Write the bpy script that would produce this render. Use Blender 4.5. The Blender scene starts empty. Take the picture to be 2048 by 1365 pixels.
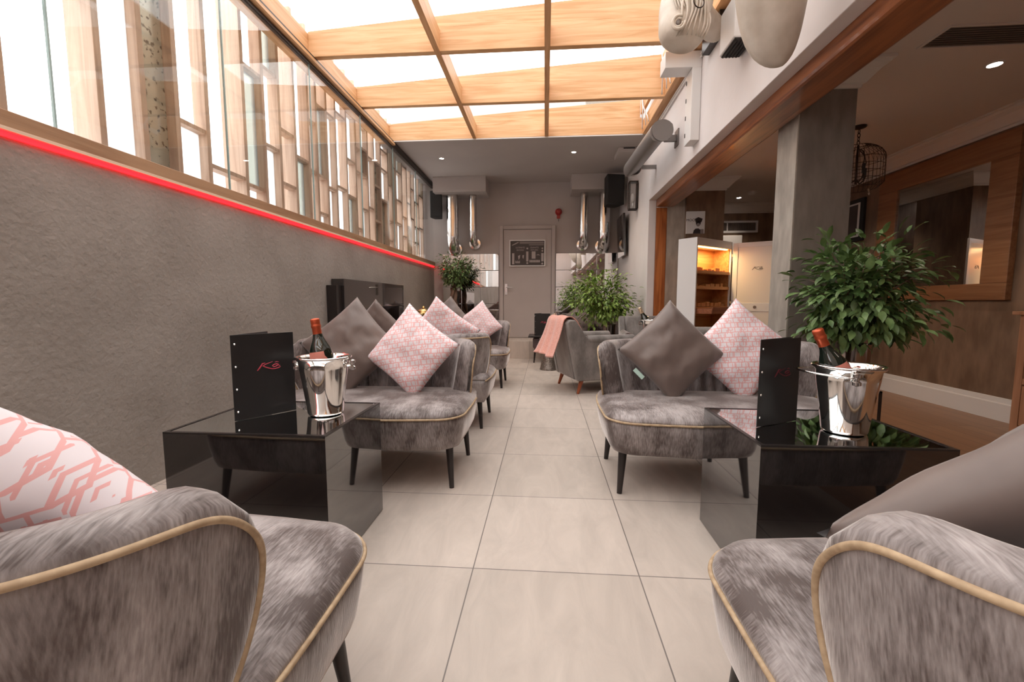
import bpy, bmesh, math, random
from mathutils import Vector, Matrix, noise
R = math.radians
PI = math.pi
random.seed(7)
COL = bpy.context.scene.collection

# ------------------------------------------------------------------ materials
def new_mat(name):
    m = bpy.data.materials.new(name); m.use_nodes = True
    nt = m.node_tree; nt.nodes.clear()
    out = nt.nodes.new('ShaderNodeOutputMaterial')
    b = nt.nodes.new('ShaderNodeBsdfPrincipled')
    nt.links.new(b.outputs[0], out.inputs[0])
    return m, nt, b, out
def N(nt, t, **k):
    n = nt.nodes.new(t)
    for a, v in k.items():
        if a.startswith('i_'):
            key = a[2:]
            n.inputs[int(key) if key.isdigit() else key.replace('_', ' ')].default_value = v
        else: setattr(n, a, v)
    return n
def c4(c): return (c[0], c[1], c[2], 1)
def plain(name, col, rough=.5, metal=0, sheen=0, coat=0, spec=.5, emis=None, es=0):
    m, nt, b, o = new_mat(name)
    b.inputs['Base Color'].default_value = c4(col)
    b.inputs['Roughness'].default_value = rough
    b.inputs['Metallic'].default_value = metal
    b.inputs['Sheen Weight'].default_value = sheen
    b.inputs['Coat Weight'].default_value = coat
    b.inputs['Specular IOR Level'].default_value = spec
    if emis:
        b.inputs['Emission Color'].default_value = c4(emis); b.inputs['Emission Strength'].default_value = es
    return m
def noisy(name, c1, c2, scale=(1,1,1), nscale=5, rough=.5, metal=0, sheen=0, bump=0, bscale=None, detail=6, lo=.35, hi=.65, dist=0, coat=0, space='Object', bumpdist=.01):
    m, nt, b, o = new_mat(name)
    tc = N(nt, 'ShaderNodeTexCoord'); mp = N(nt, 'ShaderNodeMapping'); mp.inputs['Scale'].default_value = scale
    nt.links.new(tc.outputs[space], mp.inputs[0])
    nz = N(nt, 'ShaderNodeTexNoise'); nz.inputs['Scale'].default_value = nscale; nz.inputs['Detail'].default_value = detail; nz.inputs['Distortion'].default_value = dist
    nt.links.new(mp.outputs[0], nz.inputs['Vector'])
    cr = N(nt, 'ShaderNodeValToRGB'); cr.color_ramp.elements[0].position = lo; cr.color_ramp.elements[1].position = hi
    cr.color_ramp.elements[0].color = c4(c1); cr.color_ramp.elements[1].color = c4(c2)
    nt.links.new(nz.outputs['Fac'], cr.inputs[0]); nt.links.new(cr.outputs[0], b.inputs['Base Color'])
    b.inputs['Roughness'].default_value = rough; b.inputs['Metallic'].default_value = metal
    b.inputs['Sheen Weight'].default_value = sheen; b.inputs['Coat Weight'].default_value = coat
    if bump:
        nb = N(nt, 'ShaderNodeTexNoise'); nb.inputs['Scale'].default_value = bscale or nscale*3; nb.inputs['Detail'].default_value = 5
        nt.links.new(mp.outputs[0], nb.inputs['Vector'])
        bp = N(nt, 'ShaderNodeBump'); bp.inputs['Strength'].default_value = bump; bp.inputs['Distance'].default_value = bumpdist
        nt.links.new(nb.outputs['Fac'], bp.inputs['Height']); nt.links.new(bp.outputs[0], b.inputs['Normal'])
    return m
def glassy(name, tint=(1,1,1), refl=1.0, haze=None, rough=0.0):
    """thin pane: mostly transparent, fresnel reflection"""
    m, nt, b, o = new_mat(name); nt.nodes.remove(b)
    tr = N(nt, 'ShaderNodeBsdfTransparent'); tr.inputs[0].default_value = c4(tint)
    gl = N(nt, 'ShaderNodeBsdfGlossy'); gl.inputs['Roughness'].default_value = rough
    fr = N(nt, 'ShaderNodeLayerWeight'); fr.inputs[0].default_value = .5
    pw = N(nt, 'ShaderNodeMath', operation='POWER'); pw.inputs[1].default_value = 4.5
    nt.links.new(fr.outputs['Facing'], pw.inputs[0])
    mu = N(nt, 'ShaderNodeMath', operation='MULTIPLY_ADD'); mu.inputs[1].default_value = .85*refl; mu.inputs[2].default_value = .045*refl
    nt.links.new(pw.outputs[0], mu.inputs[0])
    src = tr
    if haze:
        df = N(nt, 'ShaderNodeBsdfTranslucent'); df.inputs[0].default_value = (.95,.95,.95,1)
        mh = N(nt, 'ShaderNodeMixShader'); mh.inputs[0].default_value = haze
        nt.links.new(tr.outputs[0], mh.inputs[1]); nt.links.new(df.outputs[0], mh.inputs[2]); src = mh
    mx = N(nt, 'ShaderNodeMixShader')
    nt.links.new(mu.outputs[0], mx.inputs[0]); nt.links.new(src.outputs[0], mx.inputs[1]); nt.links.new(gl.outputs[0], mx.inputs[2])
    nt.links.new(mx.outputs[0], o.inputs[0])
    return m
def velvet(name, c1, c2, axis='Z'):
    m, nt, b, o = new_mat(name)
    tc = N(nt, 'ShaderNodeTexCoord')
    def nz(scale, ns, det=6):
        mp = N(nt, 'ShaderNodeMapping'); mp.inputs['Scale'].default_value = scale
        nt.links.new(tc.outputs['Object'], mp.inputs[0])
        n = N(nt, 'ShaderNodeTexNoise'); n.inputs['Scale'].default_value = ns; n.inputs['Detail'].default_value = det
        nt.links.new(mp.outputs[0], n.inputs['Vector']); return n.outputs['Fac']
    a = nz((1,1,.5), 6, 5); s1 = nz((13,1.6,1.6), 22, 4); s2 = nz((1.6,13,1.6), 22, 4); k1 = nz((2.4,1,1), 12, 5); k2 = nz((1,2.4,1), 12, 5)
    sp = N(nt, 'ShaderNodeSeparateXYZ'); nt.links.new(tc.outputs['Normal'], sp.inputs[0])
    ab = N(nt, 'ShaderNodeMath', operation='ABSOLUTE'); nt.links.new(sp.outputs[0], ab.inputs[0])
    mr = N(nt, 'ShaderNodeMapRange'); mr.inputs['From Min'].default_value = .55; mr.inputs['From Max'].default_value = .8; nt.links.new(ab.outputs[0], mr.inputs[0])
    def mix(x, y):
        mx = N(nt, 'ShaderNodeMix', data_type='FLOAT'); nt.links.new(mr.outputs[0], mx.inputs[0]); nt.links.new(x, mx.inputs[2]); nt.links.new(y, mx.inputs[3]); return mx.outputs[0]
    st = mix(s1, s2); kk = mix(k1, k2)
    def mad(x, f, y=None):
        m_ = N(nt, 'ShaderNodeMath', operation='MULTIPLY_ADD'); m_.inputs[1].default_value = f; m_.inputs[2].default_value = 0
        nt.links.new(x, m_.inputs[0])
        if y is not None: nt.links.new(y, m_.inputs[2])
        return m_.outputs[0]
    tot = mad(a, .58, mad(st, .27, mad(kk, .16)))
    cr = N(nt, 'ShaderNodeValToRGB'); cr.color_ramp.elements[0].position = .43; cr.color_ramp.elements[1].position = .62
    cr.color_ramp.elements[0].color = c4(c1); cr.color_ramp.elements[1].color = c4(c2)
    nt.links.new(tot, cr.inputs[0]); nt.links.new(cr.outputs[0], b.inputs['Base Color'])
    b.inputs['Roughness'].default_value = .5; b.inputs['Sheen Weight'].default_value = 1.0; b.inputs['Sheen Roughness'].default_value = .3
    b.inputs['Sheen Tint'].default_value = (1,.94,.91,1); b.inputs['Specular IOR Level'].default_value = .25
    bp = N(nt, 'ShaderNodeBump'); bp.inputs['Strength'].default_value = .3; bp.inputs['Distance'].default_value = .003
    nt.links.new(st, bp.inputs['Height']); nt.links.new(bp.outputs[0], b.inputs['Normal'])
    return m
def wood(name, c1, c2, axis='Y', rough=.45, scale=1.0, coat=0, lo=.35, hi=.65):
    sc = {'X':(.6,9,9),'Y':(9,.6,9),'Z':(9,9,.6)}[axis]
    sc = tuple(v*scale for v in sc)
    return noisy(name, c1, c2, sc, 2.2, rough, detail=8, dist=1.2, bump=.08, bscale=9, coat=coat, lo=lo, hi=hi)
def planks(name, c1, c2, w=.12, l=1.2, rough=.35):
    m, nt, b, o = new_mat(name)
    tc = N(nt, 'ShaderNodeTexCoord'); mp = N(nt, 'ShaderNodeMapping'); mp.inputs['Rotation'].default_value = (0,0,PI/2)
    nt.links.new(tc.outputs['Object'], mp.inputs[0])
    br = N(nt, 'ShaderNodeTexBrick'); br.inputs['Scale'].default_value = 1; br.inputs['Brick Width'].default_value = l; br.inputs['Row Height'].default_value = w
    br.inputs['Mortar Size'].default_value = .0015; br.inputs['Color1'].default_value = c4(c1); br.inputs['Color2'].default_value = c4(c2); br.inputs['Mortar'].default_value = (.02,.012,.008,1)
    nt.links.new(mp.outputs[0], br.inputs['Vector'])
    mp2 = N(nt, 'ShaderNodeMapping'); mp2.inputs['Scale'].default_value = (12,.8,1)
    nt.links.new(tc.outputs['Object'], mp2.inputs[0])
    nz = N(nt, 'ShaderNodeTexNoise'); nz.inputs['Scale'].default_value = 2.5; nz.inputs['Detail'].default_value = 7; nt.links.new(mp2.outputs[0], nz.inputs['Vector'])
    mr = N(nt, 'ShaderNodeMapRange'); mr.inputs['To Min'].default_value = .75; mr.inputs['To Max'].default_value = 1.2; nt.links.new(nz.outputs['Fac'], mr.inputs[0])
    mx = N(nt, 'ShaderNodeMix', data_type='RGBA', blend_type='MULTIPLY'); mx.inputs[0].default_value = 1
    nt.links.new(br.outputs[0], mx.inputs[6]); nt.links.new(mr.outputs[0], mx.inputs[7]); nt.links.new(mx.outputs[2], b.inputs['Base Color'])
    b.inputs['Roughness'].default_value = rough
    return m
def tile_floor():
    m, nt, b, o = new_mat('stone_tiles')
    tc = N(nt, 'ShaderNodeTexCoord'); mp = N(nt, 'ShaderNodeMapping'); mp.inputs['Location'].default_value = (.257+6.0, -1.495+6.0, 0)
    nt.links.new(tc.outputs['Object'], mp.inputs[0])
    br = N(nt, 'ShaderNodeTexBrick', offset=0.0, offset_frequency=1); br.inputs['Scale'].default_value = 1; br.inputs['Brick Width'].default_value = .6; br.inputs['Row Height'].default_value = .6
    br.inputs['Mortar Size'].default_value = .0022; br.inputs['Mortar Smooth'].default_value = .1; br.inputs['Bias'].default_value = 0
    br.inputs['Color1'].default_value = (.57,.49,.43,1); br.inputs['Color2'].default_value = (.50,.43,.375,1); br.inputs['Mortar'].default_value = (.17,.145,.13,1)
    nt.links.new(mp.outputs[0], br.inputs['Vector'])
    mp2 = N(nt, 'ShaderNodeMapping'); mp2.inputs['Scale'].default_value = (3.2,1.0,1); mp2.inputs['Rotation'].default_value = (0,0,.35)
    nt.links.new(tc.outputs['Object'], mp2.inputs[0])
    nz = N(nt, 'ShaderNodeTexNoise'); nz.inputs['Scale'].default_value = 3; nz.inputs['Detail'].default_value = 9; nz.inputs['Roughness'].default_value = .65; nz.inputs['Distortion'].default_value = .8
    nt.links.new(mp2.outputs[0], nz.inputs['Vector'])
    mr = N(nt, 'ShaderNodeMapRange'); mr.inputs['From Min'].default_value = .3; mr.inputs['From Max'].default_value = .7; mr.inputs['To Min'].default_value = .86; mr.inputs['To Max'].default_value = 1.08; nt.links.new(nz.outputs['Fac'], mr.inputs[0])
    mx = N(nt, 'ShaderNodeMix', data_type='RGBA', blend_type='MULTIPLY'); mx.inputs[0].default_value = 1
    nt.links.new(br.outputs[0], mx.inputs[6]); nt.links.new(mr.outputs[0], mx.inputs[7]); nt.links.new(mx.outputs[2], b.inputs['Base Color'])
    b.inputs['Roughness'].default_value = .42; b.inputs['Specular IOR Level'].default_value = .4
    bp = N(nt, 'ShaderNodeBump'); bp.inputs['Strength'].default_value = .15; bp.inputs['Distance'].default_value = .003
    nt.links.new(nz.outputs['Fac'], bp.inputs['Height']); nt.links.new(bp.outputs[0], b.inputs['Normal'])
    return m
def brick_white():
    m, nt, b, o = new_mat('white_brick')
    tc = N(nt, 'ShaderNodeTexCoord'); mp = N(nt, 'ShaderNodeMapping'); mp.inputs['Rotation'].default_value = (0, PI/2, PI/2)
    nt.links.new(tc.outputs['UV'], mp.inputs[0]); mp.inputs['Rotation'].default_value = (0,0,0)
    br = N(nt, 'ShaderNodeTexBrick'); br.inputs['Scale'].default_value = 1; br.inputs['Brick Width'].default_value = .44; br.inputs['Row Height'].default_value = .15
    br.inputs['Mortar Size'].default_value = .012; br.inputs['Color1'].default_value = (.86,.83,.82,1); br.inputs['Color2'].default_value = (.8,.77,.76,1); br.inputs['Mortar'].default_value = (.6,.56,.56,1)
    nt.links.new(mp.outputs[0], br.inputs['Vector']); nt.links.new(br.outputs[0], b.inputs['Base Color'])
    b.inputs['Roughness'].default_value = .8
    return m
def pink_pattern():
    """white-lilac cloth printed with rows of small pink maze-like strokes"""
    m, nt, b, o = new_mat('pink_print_cloth')
    tc = N(nt, 'ShaderNodeTexCoord')
    def brick(w, h, mo, loc, off, rot=0):
        mp = N(nt, 'ShaderNodeMapping'); mp.inputs['Location'].default_value = (loc[0], loc[1], 0); mp.inputs['Rotation'].default_value = (0,0,rot)
        nt.links.new(tc.outputs['UV'], mp.inputs[0])
        br = N(nt, 'ShaderNodeTexBrick', offset=off, offset_frequency=2); br.inputs['Scale'].default_value = 1; br.inputs['Brick Width'].default_value = w; br.inputs['Row Height'].default_value = h
        br.inputs['Mortar Size'].default_value = mo; br.inputs['Mortar Smooth'].default_value = .2
        nt.links.new(mp.outputs[0], br.inputs['Vector']); return br.outputs['Fac']
    f1 = brick(.034, .029, .0026, (3,3), .5); f2 = brick(.017, .058, .0021, (3.006,3.017), .35)
    wv = N(nt, 'ShaderNodeTexChecker'); wv.inputs['Scale'].default_value = 1/.034
    mpw = N(nt, 'ShaderNodeMapping'); mpw.inputs['Location'].default_value = (3.01,3.0,.01); nt.links.new(tc.outputs['UV'], mpw.inputs[0]); nt.links.new(mpw.outputs[0], wv.inputs['Vector'])
    mm = N(nt, 'ShaderNodeMath', operation='MULTIPLY'); nt.links.new(f2, mm.inputs[0]); nt.links.new(wv.outputs['Fac'], mm.inputs[1])
    mx_ = N(nt, 'ShaderNodeMath', operation='MAXIMUM'); nt.links.new(f1, mx_.inputs[0]); nt.links.new(mm.outputs[0], mx_.inputs[1])
    mx = N(nt, 'ShaderNodeMix', data_type='RGBA'); mx.inputs[6].default_value = (.80,.73,.76,1); mx.inputs[7].default_value = (.80,.42,.41,1)
    nt.links.new(mx_.outputs[0], mx.inputs[0]); nt.links.new(mx.outputs[2], b.inputs['Base Color'])
    b.inputs['Roughness'].default_value = .75; b.inputs['Sheen Weight'].default_value = .2
    return m

M = {}
M['tiles'] = tile_floor()
M['wallL'] = noisy('textured_grey_plaster', (.28,.247,.22), (.34,.305,.275), (1,1,1), 2.5, .8, bump=.9, bscale=38, bumpdist=.006)
M['wallR'] = noisy('pale_plaster', (.68,.635,.62), (.74,.69,.68), (1,1,1), 2, .8, bump=.1, bscale=30)
M['wallB'] = noisy('grey_paint', (.44,.39,.375), (.47,.42,.405), (1,1,1), 2, .7)
M['ceilB'] = noisy('grey_ceiling_paint', (.44,.395,.385), (.47,.425,.41), (1,1,1), 2, .8)
M['ceilR'] = plain('cream_ceiling_paint', (.66,.60,.56), .8)
M['trimW'] = plain('white_gloss_paint', (.72,.69,.66), .4)
M['paper'] = noisy('brown_distressed_wallpaper', (.15,.092,.058), (.26,.17,.112), (1,1,.3), 9, .5, metal=.1, detail=8)
M['paperG'] = noisy('grey_metallic_wallpaper', (.42,.385,.34), (.58,.54,.48), (1,1,.35), 14, .38, metal=.45, detail=8)
M['paperD'] = noisy('dark_taupe_wallpaper', (.20,.17,.15), (.26,.225,.20), (1,1,.35), 14, .5, metal=.15, detail=8)
M['beam'] = wood('pale_orange_pine', (.62,.33,.14), (.80,.50,.27), 'X', .5)
M['beamY'] = wood('pale_orange_pine_long', (.55,.28,.12), (.74,.44,.23), 'Y', .5)
M['lintel'] = wood('red_brown_varnished_timber', (.16,.048,.018), (.36,.125,.045), 'Y', .3, coat=.3)
M['postw'] = wood('orange_varnished_timber', (.24,.06,.015), (.50,.17,.05), 'Z', .35, coat=.2)
M['rail'] = wood('oak_rail', (.30,.16,.085), (.42,.25,.14), 'Y', .5)
M['batten'] = plain('cream_batten', (.80,.60,.45), .5)
M['finw'] = wood('screen_timber', (.46,.30,.215), (.64,.46,.35), 'Z', .5)
M['floorW'] = planks('oak_planks', (.30,.15,.075), (.36,.19,.10))
M['mframe'] = wood('walnut_mirror_frame', (.20,.085,.035), (.30,.14,.065), 'Y', .35)
M['teak'] = wood('teak_console', (.33,.15,.075), (.45,.23,.13), 'Z', .45)
M['velvet'] = velvet('grey_mauve_velvet', (.105,.082,.076), (.44,.395,.385))
M['velvetp'] = velvet('pink_grey_velvet', (.20,.15,.145), (.42,.33,.32))
M['velvetg'] = velvet('plain_grey_velvet', (.15,.135,.125), (.28,.255,.24))
M['velvetd'] = velvet('dark_plum_velvet', (.06,.04,.04), (.13,.09,.09))
M['piping'] = noisy('beige_cord', (.36,.25,.15), (.48,.35,.22), (1,1,1), 60, .7)
M['legblk'] = plain('black_stained_wood', (.018,.013,.012), .35)
M['legred'] = plain('red_brown_leg', (.28,.07,.025), .35)
M['brown'] = noisy('taupe_satin', (.135,.098,.085), (.17,.125,.108), (1,1,1), 6, .42, sheen=.3)
M['pink'] = pink_pattern()
M['throw'] = noisy('salmon_knit', (.62,.27,.21), (.75,.36,.28), (1,1,1), 60, .9, sheen=.4, bump=.3, bscale=200)
M['blkgloss'] = plain('black_mirror_glass', (.012,.010,.010), .04, coat=1.0, spec=.8)
M['blkedge'] = plain('black_edge', (.02,.016,.015), .25)
M['tabletop'] = plain('grey_mirror_glass', (.80,.84,.84), .03, metal=1)
M['chrome'] = plain('polished_steel', (.80,.78,.76), .06, metal=1)
M['chromed'] = plain('smoked_steel', (.30,.26,.24), .14, metal=1)
M['steel'] = plain('flue_steel', (.72,.70,.69), .16, metal=1)
M['alu'] = plain('ribbed_aluminium', (.24,.225,.22), .42, metal=.6)
M['hammer'] = noisy('hammered_pewter', (.20,.17,.15), (.42,.37,.33), (1,1,1), 60, .3, metal=.9, bump=.6, bscale=90)
M['brass'] = plain('brass', (.60,.42,.18), .22, metal=1)
M['blk'] = plain('black_plastic', (.012,.012,.013), .55)
M['menu'] = plain('black_leatherette', (.014,.012,.012), .42)
M['redlogo'] = plain('red_foil', (.52,.03,.07), .35)
M['glassbtl'] = plain('dark_green_bottle_glass', (.008,.014,.010), .04, coat=1)
M['foilred'] = plain('coral_foil', (.50,.09,.035), .3, metal=.55)
M['foilgold'] = plain('pale_gold_foil', (.72,.55,.38), .3, metal=.6)
M['labelp'] = plain('salmon_label', (.72,.26,.20), .5)
M['labelw'] = plain('white_label', (.75,.72,.68), .5)
M['white'] = plain('white_enamel', (.74,.73,.72), .4)
M['whitec'] = noisy('cream_resin', (.55,.49,.41), (.68,.62,.54), (1,1,1), 9, .5, bump=.15, bscale=25)
M['frosted'] = glassy('white_opal_panel', (.9,.9,.9), .5, haze=.97, rough=.4)
M['speckle'] = noisy('antiqued_speckled_glass', (.05,.045,.035), (.42,.38,.30), (1,1,1), 30, .25, metal=.3, lo=.36, hi=.43)
M['greyp'] = glassy('grey_green_glass_panel', (.42,.44,.40), .8, haze=.3)
M['rubber'] = plain('dark_gasket', (.05,.035,.03), .5)
M['gold'] = plain('gold_flame_pebbles', (.7,.42,.06), .4, emis=(1,.45,.08), es=1.2)
M['red'] = plain('red_plastic', (.35,.02,.02), .35)
M['led'] = plain('red_led', (1,.02,.03), .5, emis=(1,.008,.012), es=2.6)
M['lamp'] = plain('lamp_lens', (1,.9,.8), .5, emis=(1,.9,.82), es=14)
M['lampw'] = plain('cabinet_lamp', (1,.7,.3), .5, emis=(1,.55,.18), es=5)
M['mirror'] = plain('mirror_silver', (.86,.86,.86), .01, metal=1)
M['cedar'] = wood('orange_cedar_lining', (.42,.17,.045), (.58,.27,.09), 'X', .5)
M['drawer'] = wood('red_brown_drawer', (.20,.06,.022), (.30,.10,.04), 'X', .4)
M['trunk'] = noisy('ficus_bark', (.13,.075,.05), (.30,.20,.15), (1,1,.3), 14, .8, bump=.5, bscale=30)
M['leaf1'] = noisy('ficus_leaf_dark', (.04,.095,.025), (.22,.33,.12), (1,1,1), 11, .42, lo=.3, hi=.7)
M['leaf2'] = noisy('ficus_leaf_bright', (.08,.17,.02), (.36,.50,.11), (1,1,1), 11, .42, lo=.3, hi=.7)
M['soil'] = plain('soil', (.03,.02,.015), .9)
M['wire'] = plain('dark_iron', (.03,.018,.014), .5, metal=.5)
M['brickw'] = brick_white()
M['extg'] = plain('outside_render', (.62,.60,.60), .8)
M['extw'] = plain('outside_window_glass', (.08,.10,.11), .1)
M['stone'] = plain('grey_stone_block', (.28,.30,.29), .8)
M['glass'] = glassy('clear_glass', (.97,.985,.98), 1.0)
M['glassroof'] = glassy('roof_glass', (.96,.96,.96), 1.0)
M['glassedge'] = plain('glass_edge', (.35,.48,.48), .15)
M['frost'] = plain('frosted_door_glass', (.78,.73,.66), .3)
M['lampglass'] = glassy('lamp_glass', (.85,.85,.85), 1.0)
M['darkin'] = plain('dark_recess', (.02,.016,.015), .7)
M['grille'] = plain('taupe_grille', (.17,.14,.12), .5)

# ------------------------------------------------------------------ mesh helpers
class MB:
    def __init__(s): s.v = []; s.f = []; s.uv = None
    def box(s, x0, x1, y0, y1, z0, z1, mat=None):
        vs = [(x, y, z) for z in (z0, z1) for y in (y0, y1) for x in (x0, x1)]
        if mat: vs = [tuple(mat @ Vector(p)) for p in vs]
        b = len(s.v); s.v += vs
        s.f += [tuple(b+i for i in q) for q in ((0,2,3,1),(4,5,7,6),(0,1,5,4),(2,6,7,3),(0,4,6,2),(1,3,7,5))]
        return s
    def rings(s, rs, cap=True, closed=True):
        b = len(s.v); n = len(rs[0])
        for r in rs: s.v += [tuple(p) for p in r]
        for i in range(len(rs)-1):
            for j in range(n if closed else n-1):
                a = b+i*n+j; c = b+i*n+(j+1) % n
                s.f.append((a, c, c+n, a+n))
        if cap and closed:
            s.f.append(tuple(b+j for j in reversed(range(n))))
            s.f.append(tuple(b+(len(rs)-1)*n+j for j in range(n)))
        return s
    def tube(s, pts, rad, n=8, cap=True, closed=False):
        pts = [Vector(p) for p in pts]
        if not hasattr(rad, '__len__'): rad = [rad]*len(pts)
        L = len(pts); t0 = (pts[1]-pts[0]).normalized()
        up = Vector((0,0,1)) if abs(t0.z) < .9 else Vector((1,0,0))
        nrm = t0.cross(up).normalized(); rs = []
        for i, p in enumerate(pts):
            if closed: t = (pts[(i+1) % L]-pts[i-1]).normalized()
            else: t = (pts[min(i+1, L-1)]-pts[max(i-1, 0)]).normalized()
            nrm = (nrm - t*nrm.dot(t)).normalized(); bn = t.cross(nrm)
            rs.append([p+(nrm*math.cos(a)+bn*math.sin(a))*rad[i] for a in [2*PI*k/n for k in range(n)]])
        if closed: rs.append(rs[0]); cap = False
        return s.rings(rs, cap)
    def lathe(s, prof, n=32, c=(0,0,0), cap=True, mat=None):
        rs = [[Vector((c[0]+r*math.cos(2*PI*k/n), c[1]+r*math.sin(2*PI*k/n), c[2]+z)) for k in range(n)] for r, z in prof]
        if mat: rs = [[mat @ p for p in r] for r in rs]
        return s.rings(rs, cap)
    def prism(s, poly, axis, a0, a1):
        def mk(p, a):
            return {'x':(a, p[0], p[1]), 'y':(p[0], a, p[1]), 'z':(p[0], p[1], a)}[axis]
        return s.rings([[mk(p, a0) for p in poly], [mk(p, a1) for p in poly]])
    def xf(s, mat, start=0):
        for i in range(start, len(s.v)): s.v[i] = tuple(mat @ Vector(s.v[i]))
        return s
    def build(s, name, mat, parent=None, smooth=False, bevel=0, sub=0, world=False, seg=2, wn=True):
        me = bpy.data.meshes.new(name)
        vs = s.v
        if world and parent is not None:
            inv = parent.matrix_basis.inverted(); vs = [tuple(inv @ Vector(p)) for p in vs]
        me.from_pydata(vs, [], s.f)
        bm = bmesh.new(); bm.from_mesh(me)
        bmesh.ops.recalc_face_normals(bm, faces=bm.faces)
        bm.to_mesh(me); bm.free()
        if s.uv:
            ul = me.uv_layers.new(name='UVMap')
            for lp in me.loops: ul.data[lp.index].uv = s.uv[lp.vertex_index]
        me.materials.append(M[mat] if isinstance(mat, str) else mat)
        if smooth:
            for p in me.polygons: p.use_smooth = True
        o = bpy.data.objects.new(name, me); COL.objects.link(o)
        if parent is not None: o.parent = parent
        if bevel:
            b = o.modifiers.new('b', 'BEVEL'); b.width = bevel; b.segments = seg; b.limit_method = 'ANGLE'; b.angle_limit = R(40)
            if smooth is False:
                for p in me.polygons: p.use_smooth = False
        if sub:
            b = o.modifiers.new('s', 'SUBSURF'); b.levels = sub; b.render_levels = sub
        if smooth == 'auto':
            me.set_sharp_from_angle(angle=R(35))
        return o
def thing(name, label, cat, loc=(0,0,0), rz=0, group=None, kind=None):
    o = bpy.data.objects.new(name, None); COL.objects.link(o)
    o.location = loc; o.rotation_euler = (0,0,rz); o.empty_display_size = .1
    o.matrix_basis = Matrix.Translation(Vector(loc)) @ Matrix.Rotation(rz, 4, 'Z')
    if label: o['label'] = label
    if cat: o['category'] = cat
    if group: o['group'] = group
    if kind: o['kind'] = kind
    return o
def tag(o, label, cat, group=None):
    o['label'] = label; o['category'] = cat
    if group: o['group'] = group
    return o
def struct(name, mb, mat, bevel=0, parent=None, smooth=False):
    o = mb.build(name, mat, parent, bevel=bevel, smooth=smooth)
    if parent is None: o['kind'] = 'structure'
    return o
def copy_tree(src, loc=None, rz=None, label=None, group=None, cat=None):
    def cp(o, par):
        c = o.copy(); COL.objects.link(c)
        if par is not None: c.parent = par
        for ch in o.children: cp(ch, c)
        return c
    r = cp(src, None)
    if loc is not None: r.location = loc
    if rz is not None: r.rotation_euler = (0,0,rz)
    if label: r['label'] = label
    if group: r['group'] = group
    return r

# ------------------------------------------------------------------ room constants
WL, WR, YB = -2.09, 1.33, 8.1
ZC = 3.13
YF = -2.6           # wall behind the camera
XR = 3.75           # far wall of the lounge on the right
ZR = 2.52

# floor
struct('floor', MB().box(-2.3, 1.45, YF-.1, YB+.1, -.1, 0), 'tiles')
o = struct('floor', MB().box(1.45, 3.9, YF-.1, 7.5, -.1, 0), 'floorW')
st = MB().box(WL, WR, 7.36, YB, 0, .30).build('trim_1', 'tiles', bevel=.004); st['kind'] = 'structure'
# left wall
struct('wall_left', MB().box(WL-.2, WL, YF, YB, 0, 1.62), 'wallL')
struct('trim_2', MB().box(WL-.2, WL+.025, YF, YB, 1.648, 1.712), 'rail', bevel=.003)
struct('trim_3', MB().box(WL-.05, WL+.03, YF, YB, 1.634, 1.648), 'batten')
# back wall with the door opening
bw = MB().box(WL-.3, -.80, YB, YB+.15, 0, 3.7).box(.14, WR+.3, YB, YB+.15, 0, 3.7).box(-.80, .14, YB, YB+.15, 2.32, 3.7).box(-.80,.14,YB,YB+.15,0,.30)
struct('wall_back', bw, 'wallB')
struct('door_light_block', MB().box(-1.0, .34, YB+.16, YB+.2, 0, 2.6), 'darkin')  # unseen dark backing, added to stop light leaking in round the door frame
# door
d = thing('door_1', None, None, (-.33, YB, .30), kind='structure')
dleaf = MB().box(-.77, .11, 8.07, 8.11, .305, 2.29).build('door_leaf', 'wallB', d, world=True, bevel=.003)
MB().box(-.84, -.775, 8.045, 8.12, .30, 2.36).box(.115, .18, 8.045, 8.12, .30, 2.36).box(-.775, .115, 8.045, 8.12, 2.295, 2.36).build('door_frame', 'wallB', d, world=True, bevel=.006)
h = MB().box(-.745, -.70, 8.06, 8.07, 1.10, 1.30).tube([(-.722, 8.06, 1.24), (-.722, 8.01, 1.24), (-.60, 8.01, 1.24)], .009).tube([(-.722,8.06,1.14),(-.722,8.045,1.14)], .012)
h.xf(d.matrix_basis.inverted()); h.build('door_handle', 'steel', dleaf)
# right wall: upper part, far part, behind-camera part
struct('wall_right', MB().box(WR, 1.423, YF, 5.84, 2.278, 3.6).box(WR, 1.423, 5.84, YB, 0, 3.6), 'wallR', bevel=.004)
struct('trim_4', MB().box(1.423, 1.653, YF, 5.86, 2.19, 2.52), 'lintel', bevel=.02)
struct('trim_5', MB().box(1.423, 1.566, 5.845, 5.99, 0, 2.19), 'postw', bevel=.008)
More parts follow.
